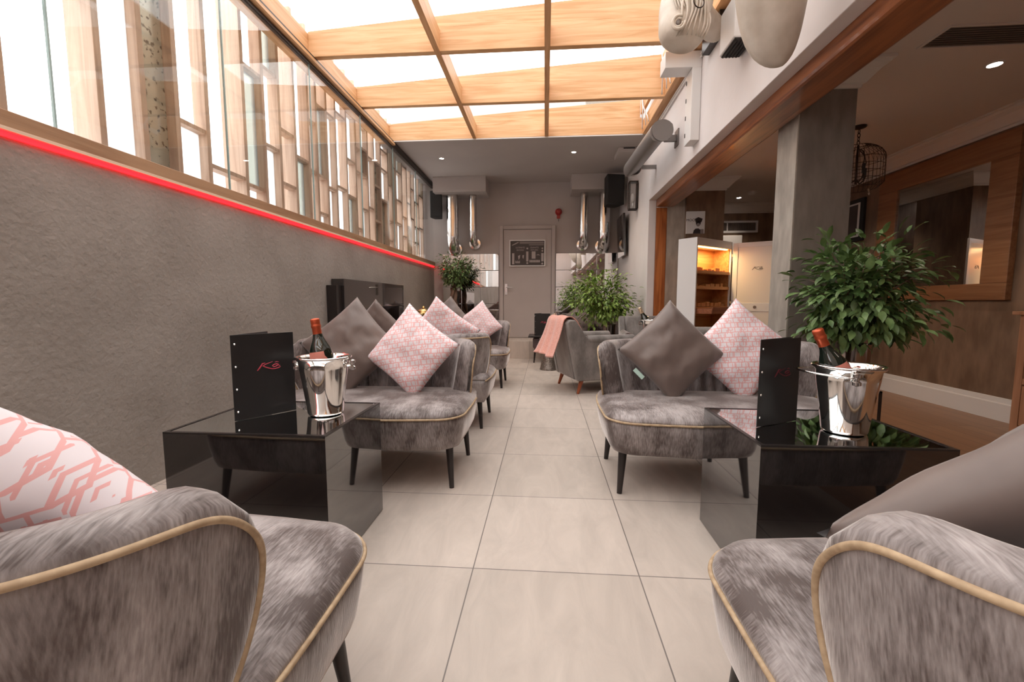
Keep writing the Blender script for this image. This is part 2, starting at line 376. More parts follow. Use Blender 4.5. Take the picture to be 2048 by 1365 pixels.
# lounge on the right
struct('wall_passage', MB().box(1.566, 1.79, 5.85, 6.4, 0, ZR), 'paperG')
struct('wall_pier', MB().box(1.79, 2.26, 5.80, 6.6, 0, ZR), 'paper')
struct('wall_far', MB().box(1.423, 3.9, 7.3, 7.5, 0, ZR), 'paper')
struct('wall_lounge', MB().box(XR, XR+.2, YF, 7.5, 0, ZR), 'paper')
struct('ceiling', MB().box(1.60, 3.95, YF-.1, 7.5, ZR, ZR+.12), 'ceilR')
struct('wall_front', MB().box(WL-.2, 3.95, YF-.15, YF, 0, 3.7), 'wallR')
struct('ceiling', MB().box(WL-.2, WR, 5.92, YB+.1, ZC, ZC+.1), 'ceilB')
def crown(name, pts, dirs=None):
    """cornice profile swept along axis-aligned runs"""
    mb = MB()
    prof = [(0,-.145),(.012,-.145),(.016,-.125),(.03,-.12),(.05,-.095),(.085,-.055),(.115,-.035),(.12,-.02),(.135,-.018),(.135,0),(0,0)]
    for (x0,y0,x1,y1,nx,ny) in pts:
        a = []; b_ = []
        tx, ty = (x1-x0), (y1-y0); L = math.hypot(tx,ty); tx/=L; ty/=L
        for (d_, z) in prof:
            a.append((x0+nx*d_ - tx*d_*dirs, y0+ny*d_ - ty*d_*dirs, ZR+z)); b_.append((x1+nx*d_+tx*d_*dirs, y1+ny*d_+ty*d_*dirs, ZR+z))
        mb.rings([a, b_])
    return struct(name, mb, 'trimW')
crown('trim_6', [(XR,YF,XR,7.3,-1,0)], 0)
crown('trim_7', [(XR,7.3,2.26,7.3,0,-1)], 0)
crown('trim_8', [(1.79,5.80,2.26,5.80,0,-1),(2.26,5.80,2.26,7.3,1,0)], 1)
struct('baseboard_lounge', MB().prism([(XR,0),(XR-.022,0),(XR-.022,.14),(XR-.016,.15),(XR-.012,.185),(XR,.19)], 'y', YF, 7.3), 'trimW')
struct('baseboard_far', MB().box(2.26, XR, 7.28, 7.3, 0, .19), 'trimW')
# column
col = MB().box(1.688, 2.045, 3.15, 3.40, 0, ZR)
struct('wall_pillar', col, 'paperD', bevel=.003)
crown('trim_9', [(1.688,3.15,2.045,3.15,0,-1),(2.045,3.15,2.045,3.40,1,0),(1.688,3.40,1.688,3.15,-1,0)], 1)
struct('trim_10', MB().box(1.680, 1.688, 3.15, 3.40, 0, 2.38), 'paperG')

# ------------------------------------------------------------------ left glazing
w1 = thing('window_1', None, None, (WL, 2.8, 1.712), kind='structure')
js = [YF, -1.4, -.35, .70, 1.77, 2.80, 3.87, 4.93, 5.98, 7.03, YB]
for a, b_ in zip(js[:-1], js[1:]):
    MB().box(WL-.005, WL+.005, a+.004, b_-.004, 1.712, 3.06).build('glass_pane', 'glass', w1, world=True)
e = MB()
for j in js[1:-1]: e.box(WL-.005, WL+.0055, j-.004, j+.004, 1.712, 3.06)
e.build('pane_edge', 'glassedge', w1, world=True)
struct('trim_11', MB().box(WL-.03, WL+.02, YF, YB, 3.06, 3.075).box(WL-.03, WL+.045, YF, YB, 3.10, 3.13), 'rubber')
struct('trim_12', MB().box(WL-.03, WL+.06, YF, 5.92, 3.075, 3.10).box(WL-.15, WL-.01, YF, 5.92, 3.10, 3.33), 'beamY')

# roof frame
rf = thing('roof_frame', 'pale orange pine beams and battens holding up the glazed roof', 'roof frame', (-.4, 3.9, ZC))
def zr(x): return 3.345 + (x-WL)*(.22/3.42)
for y in (5.90, 4.885, 3.89, 2.88, 1.87, .86, -.15, -1.16, -2.17):
    MB().box(WL-.01, WR-.09, y, y+.06, ZC+.002, 3.33).build('beam', 'beam', rf, world=True, bevel=.003)
    MB().prism([(WL-.01, 3.332), (WR-.13, 3.332), (WR-.13, zr(WR-.13)), (WL-.01, zr(WL))], 'y', y+.003, y+.058).build('tapered_beam_top', 'beam', rf, world=True)
for x, w in ((-.945,.05), (.005,.05)):
    MB().box(x-w/2, x+w/2, YF, 5.92, ZC-.002, 3.31).build('batten', 'beamY', rf, world=True, bevel=.003)
MB().box(WR-.09, WR-.004, YF, 5.92, ZC, 3.30).build('rim_beam', 'beamY', rf, world=True, bevel=.003)
MB().box(WR-.13, WR-.095, YF, 5.88, 3.36, 3.54).build('rim_board', 'beamY', rf, world=True)
MB().box(WL, WR-.09, 5.90, 5.915, ZC-.012, ZC).build('white_edge_strip', 'trimW', rf, world=True)
w2 = thing('window_2', None, None, (-.4, 2, 3.4), kind='structure')
ys = [YF, -2.14, -1.13, -.12, .89, 1.90, 2.91, 3.92, 4.915, 5.95]
for a, b_ in zip(ys[:-1], ys[1:]):
    mb = MB(); x0, x1 = WL-.15, WR+.05
    mb.prism([(x0, zr(x0)+.004), (x1, zr(x1)+.004), (x1, zr(x1)+.012), (x0, zr(x0)+.012)], 'y', a, b_)
    mb.build('roof_pane', 'glassroof', w2, world=True)
# cables along the rim
cb = MB(); random.seed(3)
for k, zz in ((0,3.09),(1,3.06)):
    cb.tube([(WR-.014, y, zz+.006*math.sin(y*3+k)) for y in [YF+i*.25 for i in range(33)]], .008)
tag(cb.build('cable', 'white', smooth=True), 'white twin cables clipped along the wall under the roof rim', 'cable')
for (y0, nm) in ((4.70,'nearer'), (5.62,'farther')):
    cb = MB()
    for q in range(3):
        pts = []
        for i in range(13):
            t = i/12; pts.append((WR-.10-.03*math.sin(t*PI)-.012*q, y0+.05*q+.08*math.sin(t*5+q), 3.56-.42*t))
        cb.tube(pts, .006)
    tag(cb.build('loose_cable', 'white', smooth=True), 'loose white cables hanging beside the rim board, the %s bundle' % nm, 'cable', )

# ------------------------------------------------------------------ timber screen outside the left glazing
sc = thing('timber_screen', 'timber lattice screen with white and speckled panels outside the left glazing', 'screen', (-2.35, 3, 1.6))
fins = [2.115, 2.359, 2.585, 2.829, 3.196, 3.43, 3.64, 3.87, 4.10, 4.25, 4.45, 4.645, 4.9, 5.14, 5.29]
y = 5.29
while y < 7.8: y += random.choice([.17,.2,.24,.27]); fins.append(y)
y = 2.115; pre = []
while y > -1.6: y -= random.choice([.30,.42,.5]); pre.append(y)
fins = sorted(pre)+fins
thick = {2.115:.15, 2.585:.10, 3.196:.17, 3.87:.17, 4.25:.13, 5.29:.15}
XS = -2.25
for i, y in enumerate(fins):
    dp = thick.get(y, .09)
    MB().box(XS-dp, XS, y, y+.035, 1.715, 3.55).build('fin', 'finw', sc, world=True, bevel=.003)
cells = {2.115:[('frosted',1.6,2.72),('open',2.72,3.5)], 2.359:[('speckle',1.6,2.98),('open',2.98,3.5)],
 2.585:[('frosted',1.6,2.10),('open',2.10,3.5)], 2.829:[('open',1.6,1.9),('open',1.9,3.5)], 3.196:[('open',1.6,1.87),('greyp',1.87,2.75),('open',2.75,3.5)],
 3.43:[('frosted',1.6,2.25),('open',2.25,2.85),('greyp',2.85,3.5)], 3.64:[('open',1.6,2.0),('open',2.0,2.45),('open',2.45,3.5)], 3.87:[('greyp',1.6,2.3),('open',2.3,3.5)]}
kinds = ['frosted','open','open','frosted','greyp','frosted','open','frosted','speckle']
for i, y in enumerate(fins[:-1]):
    y1 = fins[i+1]
    if y1-y > .3 and y < 2.1:
        cl = [('open',1.6,2.3),('open',2.3,3.5)] if i % 2 else [('open',1.6,2.5),('frosted',2.5,3.5)]
    elif y in cells: cl = cells[y]
    else:
        cl = []; z = 1.6
        while z < 3.5:
            z1 = min(3.5, z+random.uniform(.25,.8)); cl.append((random.choice(kinds), z, z1)); z = z1
    for k, z0, z1 in cl:
        z0 = max(z0, 1.70)
        if z1 < 3.45: MB().box(XS-.085, XS-.01, y+.035, y1, z1-.014, z1+.014).build('crosspiece', 'finw', sc, world=True)
        if k != 'open': MB().box(XS-.075, XS-.06, y+.035, y1, z0+.014, z1-.014).build('panel', k, sc, world=True)
if True:
    pass
# buildings outside
def ext_wall(x, y0, y1, z0, z1, name, label):
    b = thing(name, label, 'building', (x, (y0+y1)/2, 0))
    m = MB().box(x-.3, x, y0, y1, z0, z1)
    m.uv = [(p[1], p[2]) for p in m.v]
    m.build('wall', 'brickw', b, world=True)
    return b
b = ext_wall(-7.5, -3, 22, -.4, 3.3, 'neighbour_building', 'white painted brick building seen through the timber screen')
struct('ground_outside', MB().box(-8.5, WL-.45, -4, 22, -.5, -.4), 'extg')
for wy in (3.0, 6.5, 10.0, 14.0, 18.0):
    f = MB().box(-7.50, -7.46, wy-.06, wy+.86, 1.95, 2.95).build('window_frame', 'extg', b, world=True)
    MB().box(-7.465, -7.452, wy, wy+.8, 2.02, 2.88).build('window_glass', 'extw', b, world=True)
tag(MB().box(WL-.2, WR+.4, 6.55, 6.7, 3.25, 3.88).build('parapet_wall', 'extg'), 'low pale grey parapet seen through the roof glass beyond the last beam', 'parapet')
tag(MB().box(.55, 1.28, 6.30, 6.46, 3.62, 3.80).build('stone_block', 'stone', bevel=.02), 'long grey stone block lying on the roof beyond the glass', 'block')
struct('wall_outside', MB().box(1.60, 1.75, -3, 12, 3.6, 4.7), 'trimW')
dp = MB().tube([(1.52, 6.05, 3.62), (1.52, 6.05, 5.0)], .05, 14).tube([(1.40, 6.2, 3.62), (1.40, 6.2, 5.0)], .025, 10)
tag(dp.build('drainpipe', 'white', smooth=True), 'white drainpipes on the outside wall above the roof glass', 'pipe')

# LED strip
MBl = MB().box(WL+.001, WL+.014, YF+.1, YB-.02, 1.614, 1.633)
tag(MBl.build('led_strip', 'led'), 'glowing red light strip tucked under the oak rail on the left wall', 'light strip')

# ------------------------------------------------------------------ cocktail sofa
def smooth01(t): t = max(0, min(1, t)); return t*t*(3-2*t)
def sofa_back(W, vel, parent, flute=.066):
    Rr = .27; Z0, Z1 = .20, .745; T = .095
    hw = W/2
    NS = int((W-2*Rr)/flute)*8; NC = 16
    st = [('c', 1-i/NC, -1) for i in range(NC)] + [('s', i/NS, 0) for i in range(NS+1)] + [('c', (i+1)/NC, 1) for i in range(NC)]
    def plan(kind, t, sd, z):
        u = (z-Z0)/(Z1-Z0)
        fl = .055*(1-u)                     # narrower at the bottom
        h = hw-fl; yb = .37-.06*(1-u)
        if kind == 's':
            x = -(h-Rr) + 2*(h-Rr)*t
            return Vector((x, yb, 0)), Vector((0,-1,0)), 1e9
        ph = R(58+39*smooth01(u*1.25) - 8*smooth01((u-.85)/.15)*1)*t
        x = (h-Rr)+Rr*math.sin(ph); y = yb-Rr+Rr*math.cos(ph)
        n = Vector((-math.sin(ph), -math.cos(ph), 0))
        phm = ph/max(t,1e-6) if t > 0 else R(90)
        d = Rr*(phm-ph) if t > 0 else 1e9
        return Vector((sd*x, y, 0)), Vector((sd*n.x, n.y, 0)), d
    zo = [Z0, .26, .34, .42, .50, .58, .65, .70]
    rs = []; piping = []; tip_l = []; tip_r = []
    for (k, t, sd) in st:
        dtip = plan(k, t, sd, .6)[2]
        ztop = Z1 - (.06*(1-math.sqrt(max(0, 1-(1-min(dtip,.10)/.10)**2))) if dtip < .10 else 0)
        tf = math.sqrt(max(0, 1-(1-min(dtip,.035)/.035)**2)) if dtip < .035 else 1
        tf = max(tf, .25)
        ring = []
        sc = (ztop-Z0)/(Z1-Z0)
        for z in zo:
            zz = Z0+(z-Z0)*sc; p, n, _ = plan(k, t, sd, z); ring.append(Vector((p.x, p.y, zz)))
        p, n, _ = plan(k, t, sd, .72)
        if k == 's':
            g = abs(math.cos(PI*(p.x/flute))) ** .55; fd = .032
            edge = smooth01((1-abs(t-.5)*2)/.04)
            off = (g-1)*fd*edge
        else: off = 0
        TT = (T)*tf
        cz = ztop-TT*.45
        for a in (150, 115, 85, 55, 20):
            r = TT/2; ca, sa = math.cos(R(a)), math.sin(R(a))
            o_ = TT/2 + r*ca
            hz = cz + TT*.45*sa
            q = p + n*(o_ + (off if a < 100 else off*.3)); ring.append(Vector((q.x, q.y, hz + off*.4*sa)))
        for z in (.64, .55, .46, .38, .30):
            zz = Z0+(z-Z0)*sc; p2, n2, _ = plan(k, t, sd, z)
            q = p2 + n2*(TT+.02*(1-(z-.3)/.4)*tf+off*1.0); ring.append(Vector((q.x, q.y, zz)))
        rs.append(ring)
        pz = plan(k, t, sd, .715); piping.append(Vector((pz[0].x, pz[0].y, ztop-.035)) - pz[1]*.001)
    mb = MB().rings(rs)
    mb.build('back', vel, parent, smooth=True)
    # cord: up one wing tip, along the top edge, down the other
    def tipline(sd):
        out = []
        for z in (.24,.30,.36,.42,.48,.54,.60,.65,.68):
            p, n, d = plan('c', 1, sd, z); out.append(Vector((p.x, p.y, Z0+(z-Z0)*.9)) - n*.001)
        return out
    L = tipline(-1)
    path = L + piping + list(reversed(tipline(1)))
    path2 = [path[0]]
    for q in path[1:]:
        if (q-path2[-1]).length > .012: path2.append(q)
    # light smoothing
    for _ in range(2):
        path2 = [path2[0]]+[(path2[i-1]+path2[i]*2+path2[i+1])/4 for i in range(1, len(path2)-1)]+[path2[-1]]
    for _ in range(2):
        dn = [path2[0]]
        for i in range(len(path2)-1): dn += [(path2[i]+path2[i+1])/2, path2[i+1]] if (path2[i+1]-path2[i]).length > .012 else [path2[i+1]]
        path2 = [dn[0]]+[(dn[i-1]+dn[i]*2+dn[i+1])/4 for i in range(1, len(dn)-1)]+[dn[-1]]
    MB().tube(path2, .0052, 8).build('piping', 'piping', parent, smooth=True)
def seat_outline(W, n=22, D0=-.42, D1=.27):
    hx = W/2-.004; r = .15; pts = []
    back = hx-.02
    pts.append((-back, D1)); pts.append((-back*.5, D1)); pts.append((0, D1)); pts.append((back*.5, D1)); pts.append((back, D1))
    pts.append((hx, .12)); pts.append((hx+.004, -.03))
    for i in range(n//2+1):
        a = -R(90)*i/(n//2); pts.append((hx-r+r*math.cos(a), D0+.03+r+r*math.sin(a)))
    for i in range(1, 8):
        x = (hx-r)*(1-2*i/8); pts.append((x, D0+.03-.03*(1-(x/(hx-r))**2)))
    for i in range(n//2+1):
        a = -R(90)-R(90)*i/(n//2); pts.append((-hx+r+r*math.cos(a), D0+.03+r+r*math.sin(a)))
    pts.append((-hx-.004, -.03)); pts.append((-hx, .12))
    return pts
def inset(pts, d):
    n = len(pts); out = []
    for i in range(n):
        a = Vector(pts[i-1]+(0,)); b = Vector(pts[(i+1) % n]+(0,)); t = (b-a).normalized(); nn = Vector((-t.y, t.x, 0))
        out.append((pts[i][0]-nn.x*d*-1*-1, pts[i][1]-nn.y*d))
    return out
def make_sofa(label, W=1.17, vel='velvet', group=None):
    t = thing('cocktail_sofa', label, 'sofa', group=group)
    sofa_back(W, vel, t)
    o = seat_outline(W)
    # orientation check of inset sign
    def area(p): return sum(p[i][0]*p[(i+1) % len(p)][1]-p[(i+1) % len(p)][0]*p[i][1] for i in range(len(p)))/2
    sg = 1 if area(inset(o, .05)) < area(o) else -1
    if area(o) < 0: sg = 1 if abs(area(inset(o, .05))) < abs(area(o)) else -1
    def ring(d, z): return [Vector((x, y, z)) for x, y in inset(o, sg*d)]
    MB().rings([ring(.05,.215), ring(.03,.222), ring(.018,.25), ring(.004,.32), ring(0,.36), ring(.001,.385), ring(.012,.39)]).build('base', vel, t, smooth=True)
    b0 = ring(.05, 0)
    def sring(k, z): return [Vector((p.x*k, -.08+(p.y+.08)*k, z)) for p in b0]
    MB().rings([ring(.012,.384), ring(.001,.390), ring(.002,.400), ring(.018,.418), ring(.05,.432), sring(.85,.441), sring(.65,.446), sring(.4,.448), sring(.15,.449)]).build('seat', vel, t, smooth=True)
    pp = ring(-.003, .388)
    pp = pp[5:] + pp[:1]
    for _ in range(2):
        dn = [pp[0]]
        for i in range(len(pp)-1): dn += [(pp[i]+pp[i+1])/2, pp[i+1]]
        pp = [dn[0]]+[(dn[i-1]+dn[i]*2+dn[i+1])/4 for i in range(1, len(dn)-1)]+[dn[-1]]
    MB().tube(pp, .0054, 8).build('seat_piping', 'piping', t, smooth=True)
    for sx in (-1, 1):
        for (yt, yb, xo) in ((-.27,-.30,.09), (.17,.19,.09)):
            xt = sx*(W/2-.085); xb = sx*(W/2-.068)
            MB().tube([(xt, yt, .23), (xb, yb, 0)], [.021, .012], 14).build('leg', 'legblk', t, smooth='auto')
    return t
sofaA = make_sofa('grey velvet cocktail sofa in the left foreground, seen from behind with its beige-corded wing')
sofaA.location = (-.995, .65, 0); sofaA.rotation_euler = (0,0,PI)
SW = 'cocktail sofas in the lounge'
sofaA['group'] = SW
def place(lbl, x, y, rz): return copy_tree(sofaA, (x, y, 0), rz, lbl)
place('grey velvet cocktail sofa in the right foreground, with a big taupe cushion', .945, .65, PI)
place('grey fluted-back sofa facing the camera beside the left wall, behind the left black table', -1.00, 2.47, 0)
place('grey fluted-back sofa facing the camera behind the right black table', .955, 2.47, 0).scale = (1.10,1,1)
place('velvet sofa turned away from the camera, back to back with the left fluted sofa', -1.00, 3.43, PI)
place('pinkish velvet sofa facing the camera farthest along the left row, near the step', -1.00, 5.10, 0)

# ------------------------------------------------------------------ cushions
def cushion(label, mat, c, s=.43, tilt=14, yaw=0, roll=0, th=.075, name='cushion', group='scatter cushions', face=-1, wr=1.0):
    """square cushion standing on one corner"""
    n = 26; mb = MB(); mb.uv = []
    h = s/2; cs = math.cos(R(45)); seed = random.uniform(0, 50)
    def pt(i, j, sd):
        u = -1+2*i/n; v = -1+2*j/n
        k = 1-.07*(1-abs(u)**2)*(abs(v)**4) ; k2 = 1-.07*(1-abs(v)**2)*(abs(u)**4)
        x = u*h*k2; z = v*h*k
        d = (max(0, 1-u*u)*max(0, 1-v*v))**.42*th
        w = noise.noise(Vector((u*2.2+seed, v*2.2, sd)))*.010*wr + noise.noise(Vector((u*5+seed, v*5, sd+9)))*.004*wr
        ed = min(1, 4*(1-max(abs(u), abs(v))))
        y = sd*(d + w*ed*1.5) 
        X = x*cs-z*cs; Z = x*cs+z*cs
        return (X, y, Z)
    idx = {}
    for sd in (-1, 1):
        for i in range(n+1):
            for j in range(n+1):
                e = i in (0, n) or j in (0, n)
                if sd == 1 and e: idx[(sd,i,j)] = idx[(-1,i,j)]; continue
                idx[(sd,i,j)] = len(mb.v); p = pt(i, j, sd); mb.v.append(p); mb.uv.append((p[0], p[2]))
        for i in range(n):
            for j in range(n):
                mb.f.append((idx[(sd,i,j)], idx[(sd,i+1,j)], idx[(sd,i+1,j+1)], idx[(sd,i,j+1)]))
    o = mb.build(name, mat, None, smooth=True)
    o.rotation_euler = (R(-tilt)*(1 if face == -1 else -1), R(roll), R(yaw)); o.location = c
    return tag(o, label, 'cushion', group)
random.seed(11)
cushion('taupe satin cushion propped on the left fluted sofa, half behind the pink one', 'brown', (-1.20, 2.60, .70), .45, 14, 8, 4)
cushion('pink printed cushion standing on a corner on the left fluted sofa', 'pink', (-.80, 2.54, .68), .43, 16, -4, -8)
c1 = cushion('taupe satin cushion with a pale side tag on the right fluted sofa', 'brown', (.73, 2.54, .69), .44, 16, 3, 2)
MB().box(-.035,.035,-.002,.002,-.012,.012, Matrix.Translation((-.192,-.006,-.135)) @ Matrix.Rotation(R(45),4,'Y')).build('side_tag', plain('mint_tag', (.45,.62,.55), .6), c1)
cushion('pink printed cushion on the right fluted sofa, partly hidden by the menu', 'pink', (1.14, 2.60, .69), .45, 14, -6, -3)
cushion('taupe cushion whose top shows over the sofa turned away on the left', 'brown', (-1.28, 3.24, .71), .42, 14, 0, 3, face=1)
cushion('pink printed cushion peaking over the back of the left sofa turned away', 'pink', (-.78, 3.24, .73), .42, 12, 4, -6, face=1)
cushion('taupe cushion on the far left sofa, behind the two pink cushions', 'brown', (-1.18, 5.22, .74), .45, 14, 0, 4)
cushion('pale pink printed cushion on the farthest left sofa near the door', 'pink', (-.80, 5.20, .70), .43, 14, -4, 6)
cushion('pink printed cushion behind the wing of the left foreground sofa', 'pink', (-.78, .50, .715), .46, 33, 0, 4, face=1, th=.08)
cushion('taupe cushion corner behind the pink one at the left edge', 'brown', (-1.22, .56, .74), .46, 26, 0, 4, face=1)
cushion('large taupe satin cushion on the right foreground sofa, its corner over the wing', 'brown', (.735, .61, .675), .50, 29, 0, -3, face=1, th=.075)

# ------------------------------------------------------------------ black mirrored tables
def make_table(label, w=.60, d=.50, h=.516):
    t = thing('cube_coffee_table', label, 'coffee table', group='black mirrored cube tables')
    x, y = w/2, d/2
    MB().box(-x, x, -y, -y+.012, .004, h-.006).build('front_panel', 'blkgloss', t)
    MB().box(-x, x, y-.012, y, .004, h-.006).build('rear_panel', 'blkgloss', t)
    MB().box(-x, -x+.012, -y+.012, y-.012, .004, h-.006).build('side_panel', 'blkgloss', t)
    MB().box(x-.012, x, -y+.012, y-.012, .004, h-.006).build('side_panel', 'blkgloss', t)
    MB().box(-x+.012, x-.012, -y+.012, y-.012, 0, .02).build('plinth', 'blkedge', t)
    e = MB().box(-x, x, -y, -y+.014, h-.006, h).box(-x, x, y-.014, y, h-.006, h).box(-x, -x+.014, -y+.014, y-.014, h-.006, h).box(x-.014, x, -y+.014, y-.014, h-.006, h)
    e.build('black_rim', 'blkedge', t)
    MB().box(-x+.014, x-.014, -y+.014, y-.014, h-.012, h-.0015).build('top_glass', 'tabletop', t)
    return t
tabL = make_table('black mirrored cube coffee table on the left with an open black menu'); tabL.location = (-1.055, 1.655, 0)
tabR = copy_tree(tabL, (1.0, 1.67, 0), 0, 'black mirrored cube coffee table on the right with an orange-necked bottle in a bucket')
tabL2 = copy_tree(tabL, (-1.10, 4.25, 0), 0, 'black cube table hidden between the two farther sofas on the left')
ZT = .516

# ------------------------------------------------------------------ buckets
def make_bucket(label, ring=False):
    t = thing('ice_bucket', label, 'ice bucket', group='steel champagne buckets')
    prof = [(0,.004),(.060,.0),(.068,.004),(.070,.012),(.074,.05),(.084,.12),(.094,.19),(.098,.222),(.106,.230),(.110,.236),(.107,.241),(.101,.238),(.093,.228),(.089,.19),(.079,.12),(.069,.05),(.064,.014),(0,.012)]
    MB().lathe(prof, 48, cap=False).build('body', 'chrome', t, smooth=True)
    for sd in (-1, 1):
        k = MB().tube([(sd*.092,0,.205),(sd*.110,0,.205)], .008, 10)
        k.lathe([(.003,-.022),(.013,-.018),(.013,-.008),(.007,-.004),(.007,.004),(.013,.008),(.013,.018),(.003,.022)], 16, (sd*.116,0,.205))
        k.build('handle_knob', 'chrome', t, smooth='auto')
    return t
def bottle(label, loc, tilt, az, foil='foilred', lab='labelp'):
    t = thing('champagne_bottle', label, 'champagne bottle', loc, group='champagne bottles in buckets')
    m = Matrix.Rotation(az, 4, 'Z') @ Matrix.Rotation(tilt, 4, 'Y') @ Matrix.Scale(1.08, 4)
    MB().lathe([(0,.006),(.030,0),(.040,.004),(.0435,.014),(.0435,.165),(.0425,.185),(.038,.205),(.031,.222),(.0235,.238),(.0185,.252),(.0155,.268),(.0145,.288)], 32, mat=m).build('glass_body', 'glassbtl', t, smooth=True)
    MB().lathe([(.0195,.238),(.0178,.252),(.0165,.262),(.0158,.285),(.0175,.289),(.0178,.296),(.0160,.299),(.0165,.303),(.0172,.316),(.0150,.321),(0,.323)], 28, mat=m).build('foil_cap', foil, t, smooth=True)
    MB().lathe([(.0222,.231),(.0206,.238),(.0190,.247),(.0176,.256)], 28, cap=False, mat=m).build('neck_label', lab, t, smooth=True)
    lb = MB(); n = 12; rs = []
    for z, r in ((.095,.0442),(.165,.0442),(.182,.0434),(.198,.0405)):
        wd = R(62)*(1 if z < .15 else .93 if z < .17 else .7)
        rs.append([m @ Vector((r*math.cos(-PI/2-az+a), r*math.sin(-PI/2-az+a), z)) for a in [wd*(-1+2*k/n) for k in range(n+1)]])
    lb.rings(rs, cap=False, closed=False).build('front_label', lab, t, smooth=True)
    return t
bk = make_bucket('polished steel ice bucket on the left black table, beside the open menu'); bk.location = (-.905, 1.70, ZT); bk.rotation_euler = (0,0,R(5))
bottle('orange-foiled rose champagne bottle in the bucket on the left table', (-.885, 1.70, ZT+.050), R(-8), R(10))
bk2 = copy_tree(bk, (1.07, 1.60, ZT), R(-111), 'polished steel ice bucket with a ring handle swung left on the right black table')
# ring handle on the right bucket
rg = MB(); pts = []
for i in range(22):
    a = R(-78)+R(156)*i/21; pts.append((.118*math.sin(a), -.185*math.cos(a)+.034, .206+.010*math.cos(a)))
cc = Matrix.Rotation(R(-32), 4, 'Z')
pts = [tuple(Matrix.Rotation(R(0), 4, 'Z') @ Vector(p)) for p in pts]
rg.tube(pts, .0035, 10).build('ring_handle', 'chrome', bk2, smooth=True)
bottle('champagne bottle with dark orange foil leaning left in the bucket on the right table', (1.110, 1.60, ZT+.050), R(-25), R(-4))

# ------------------------------------------------------------------ menus
def logo(mb, m, s=1.0, th=.0016):
    def P2(x, y): return m @ Vector(((x-640)*.00012*s, 0, (580-y)*.00012*s))
    def stroke(pts, w): mb.tube([P2(*p) for p in pts], [w*s*k for k in ([.6]+[1]*(len(pts)-2)+[.5])], 6)
    stroke([(265,695),(330,620),(390,540),(430,475),(520,462)], .0030)
    stroke([(430,560),(520,510),(620,478),(760,440)], .0018)
    stroke([(430,545),(520,600),(620,645),(720,682),(820,690),(920,672),(1010,640)], .0024)
    stroke([(960,560),(900,530),(800,540),(745,580),(780,620),(860,610),(940,560),(950,600),(1000,600)], .0024)
    stroke([(830,470),(890,455),(960,470)], .0020)
def menu(label, spine, dir1, dir2, z, w=.235, h=.325, lg=True, red='redlogo', name='menu_folder'):
    t = thing(name, label, 'menu', (spine[0], spine[1], z), group='black folding menus standing on tables')
    for k, dd in enumerate((dir1, dir2)):
        a = math.atan2(dd[1], dd[0]); m = Matrix.Rotation(a, 4, 'Z')
        b = MB().box(0, w, -.0015, .0015, 0, h, m)
        c = b.build('cover' if k == 0 else 'back_cover', 'menu', t, bevel=.001)
        if k == 0:
            rv = MB()
            for q in range(4): rv.lathe([(0,-.003),(.0045,-.002),(.0045,.0015),(0,.003)], 10, mat=m @ Matrix.Translation((.013, -.002, .035+q*(h-.07)/3)) @ Matrix.Rotation(PI/2, 4, 'X'))
            rv.build('rivet', 'chrome', t, smooth=True)
            if lg:
                l = MB(); logo(l, m @ Matrix.Translation((w*.57, -.0016, h*.60)), 1.0); l.build('logo', red, c)
    return t
menu('open black menu with a red script logo standing on the left black table', (-1.195, 1.555), (.132,.195), (-.01,.3), ZT, .235, .335)
menu('black menu with a faint dark red logo standing on the right black table', (.783, 1.628), (.196,.105), (.196,.150), ZT, .225, .325, red=plain('dull_red_foil', (.10,.008,.014), .5))
# ------------------------------------------------------------------ armchairs
def make_armchair(label, sc=1.0):
    t = thing('armchair', label, 'armchair', group='grey armchairs of the right row')
    W = .68; x = W/2
    prof = [(-.33,.14),(.27,.14),(.385,.70),(.395,.76),(.36,.79),(.30,.785),(.235,.70),(.185,.62),(.12,.585),(-.28,.60),(-.345,.61),(-.365,.585),(-.36,.52)]
    for sd in (-1, 1):
        m = MB().prism(prof, 'x', sd*x, sd*(x-.085)); m.build('arm', 'velvetg', t, bevel=.022, seg=3, smooth='auto')
        r = MB().tube([(sd*(x-.045), -.375, .565), (sd*(x-.045), -.36, .565), (sd*(x-.045), -.1, .565), (sd*(x-.045), .16, .575)], [.058,.06,.06,.05], 18)
        r.build('rolled_arm', 'velvetg', t, smooth='auto')
        MB().tube([(sd*(x-.045)+.056*math.cos(a), -.376, .565+.056*math.sin(a)) for a in [2*PI*i/20 for i in range(20)]], .004, 6, closed=True).build('arm_piping', 'velvetp', t, smooth=True)
    bp = [(.16,.40),(.27,.40),(.385,.70),(.395,.76),(.36,.79),(.30,.785),(.24,.70)]
    MB().prism([(.12,.14),(.27,.14),(.385,.70),(.395,.76),(.36,.795),(.30,.79),(.245,.70),(.17,.42)], 'x', -x+.085, x-.085).build('backrest', 'velvetg', t, bevel=.02, seg=3, smooth='auto')
    MB().box(-x+.09, x-.09, -.33, .2, .15, .36).build('base', 'velvetg', t, bevel=.01)
    MB().box(-x+.088, x-.088, -.365, .19, .36, .46).build('seat_cushion', 'velvetg', t, bevel=.035, seg=4, smooth='auto')
    for sx in (-1, 1):
        for (yt, yb) in ((-.27,-.31), (.20,.25)):
            MB().tube([(sx*(x-.06), yt, .16), (sx*(x-.045), yb, 0)], [.026,.014], 12).build('leg', 'legred', t, smooth='auto')
    return t
ac = make_armchair('grey velvet armchair turned right with a salmon throw over its back'); ac.location = (.50, 4.92, 0); ac.rotation_euler = (0,0,R(108))
ac2 = copy_tree(ac, (1.22, 5.36, 0), R(-4), 'grey armchair facing the camera, its rolled arm end showing beside the steel bucket')
ac3 = copy_tree(ac, (1.09, 3.70, 0), R(178), 'grey armchair seen from behind in front of the open cabinet'); ac3.scale = (.79, .9, .99)
ac2.scale = (.84,1,1)
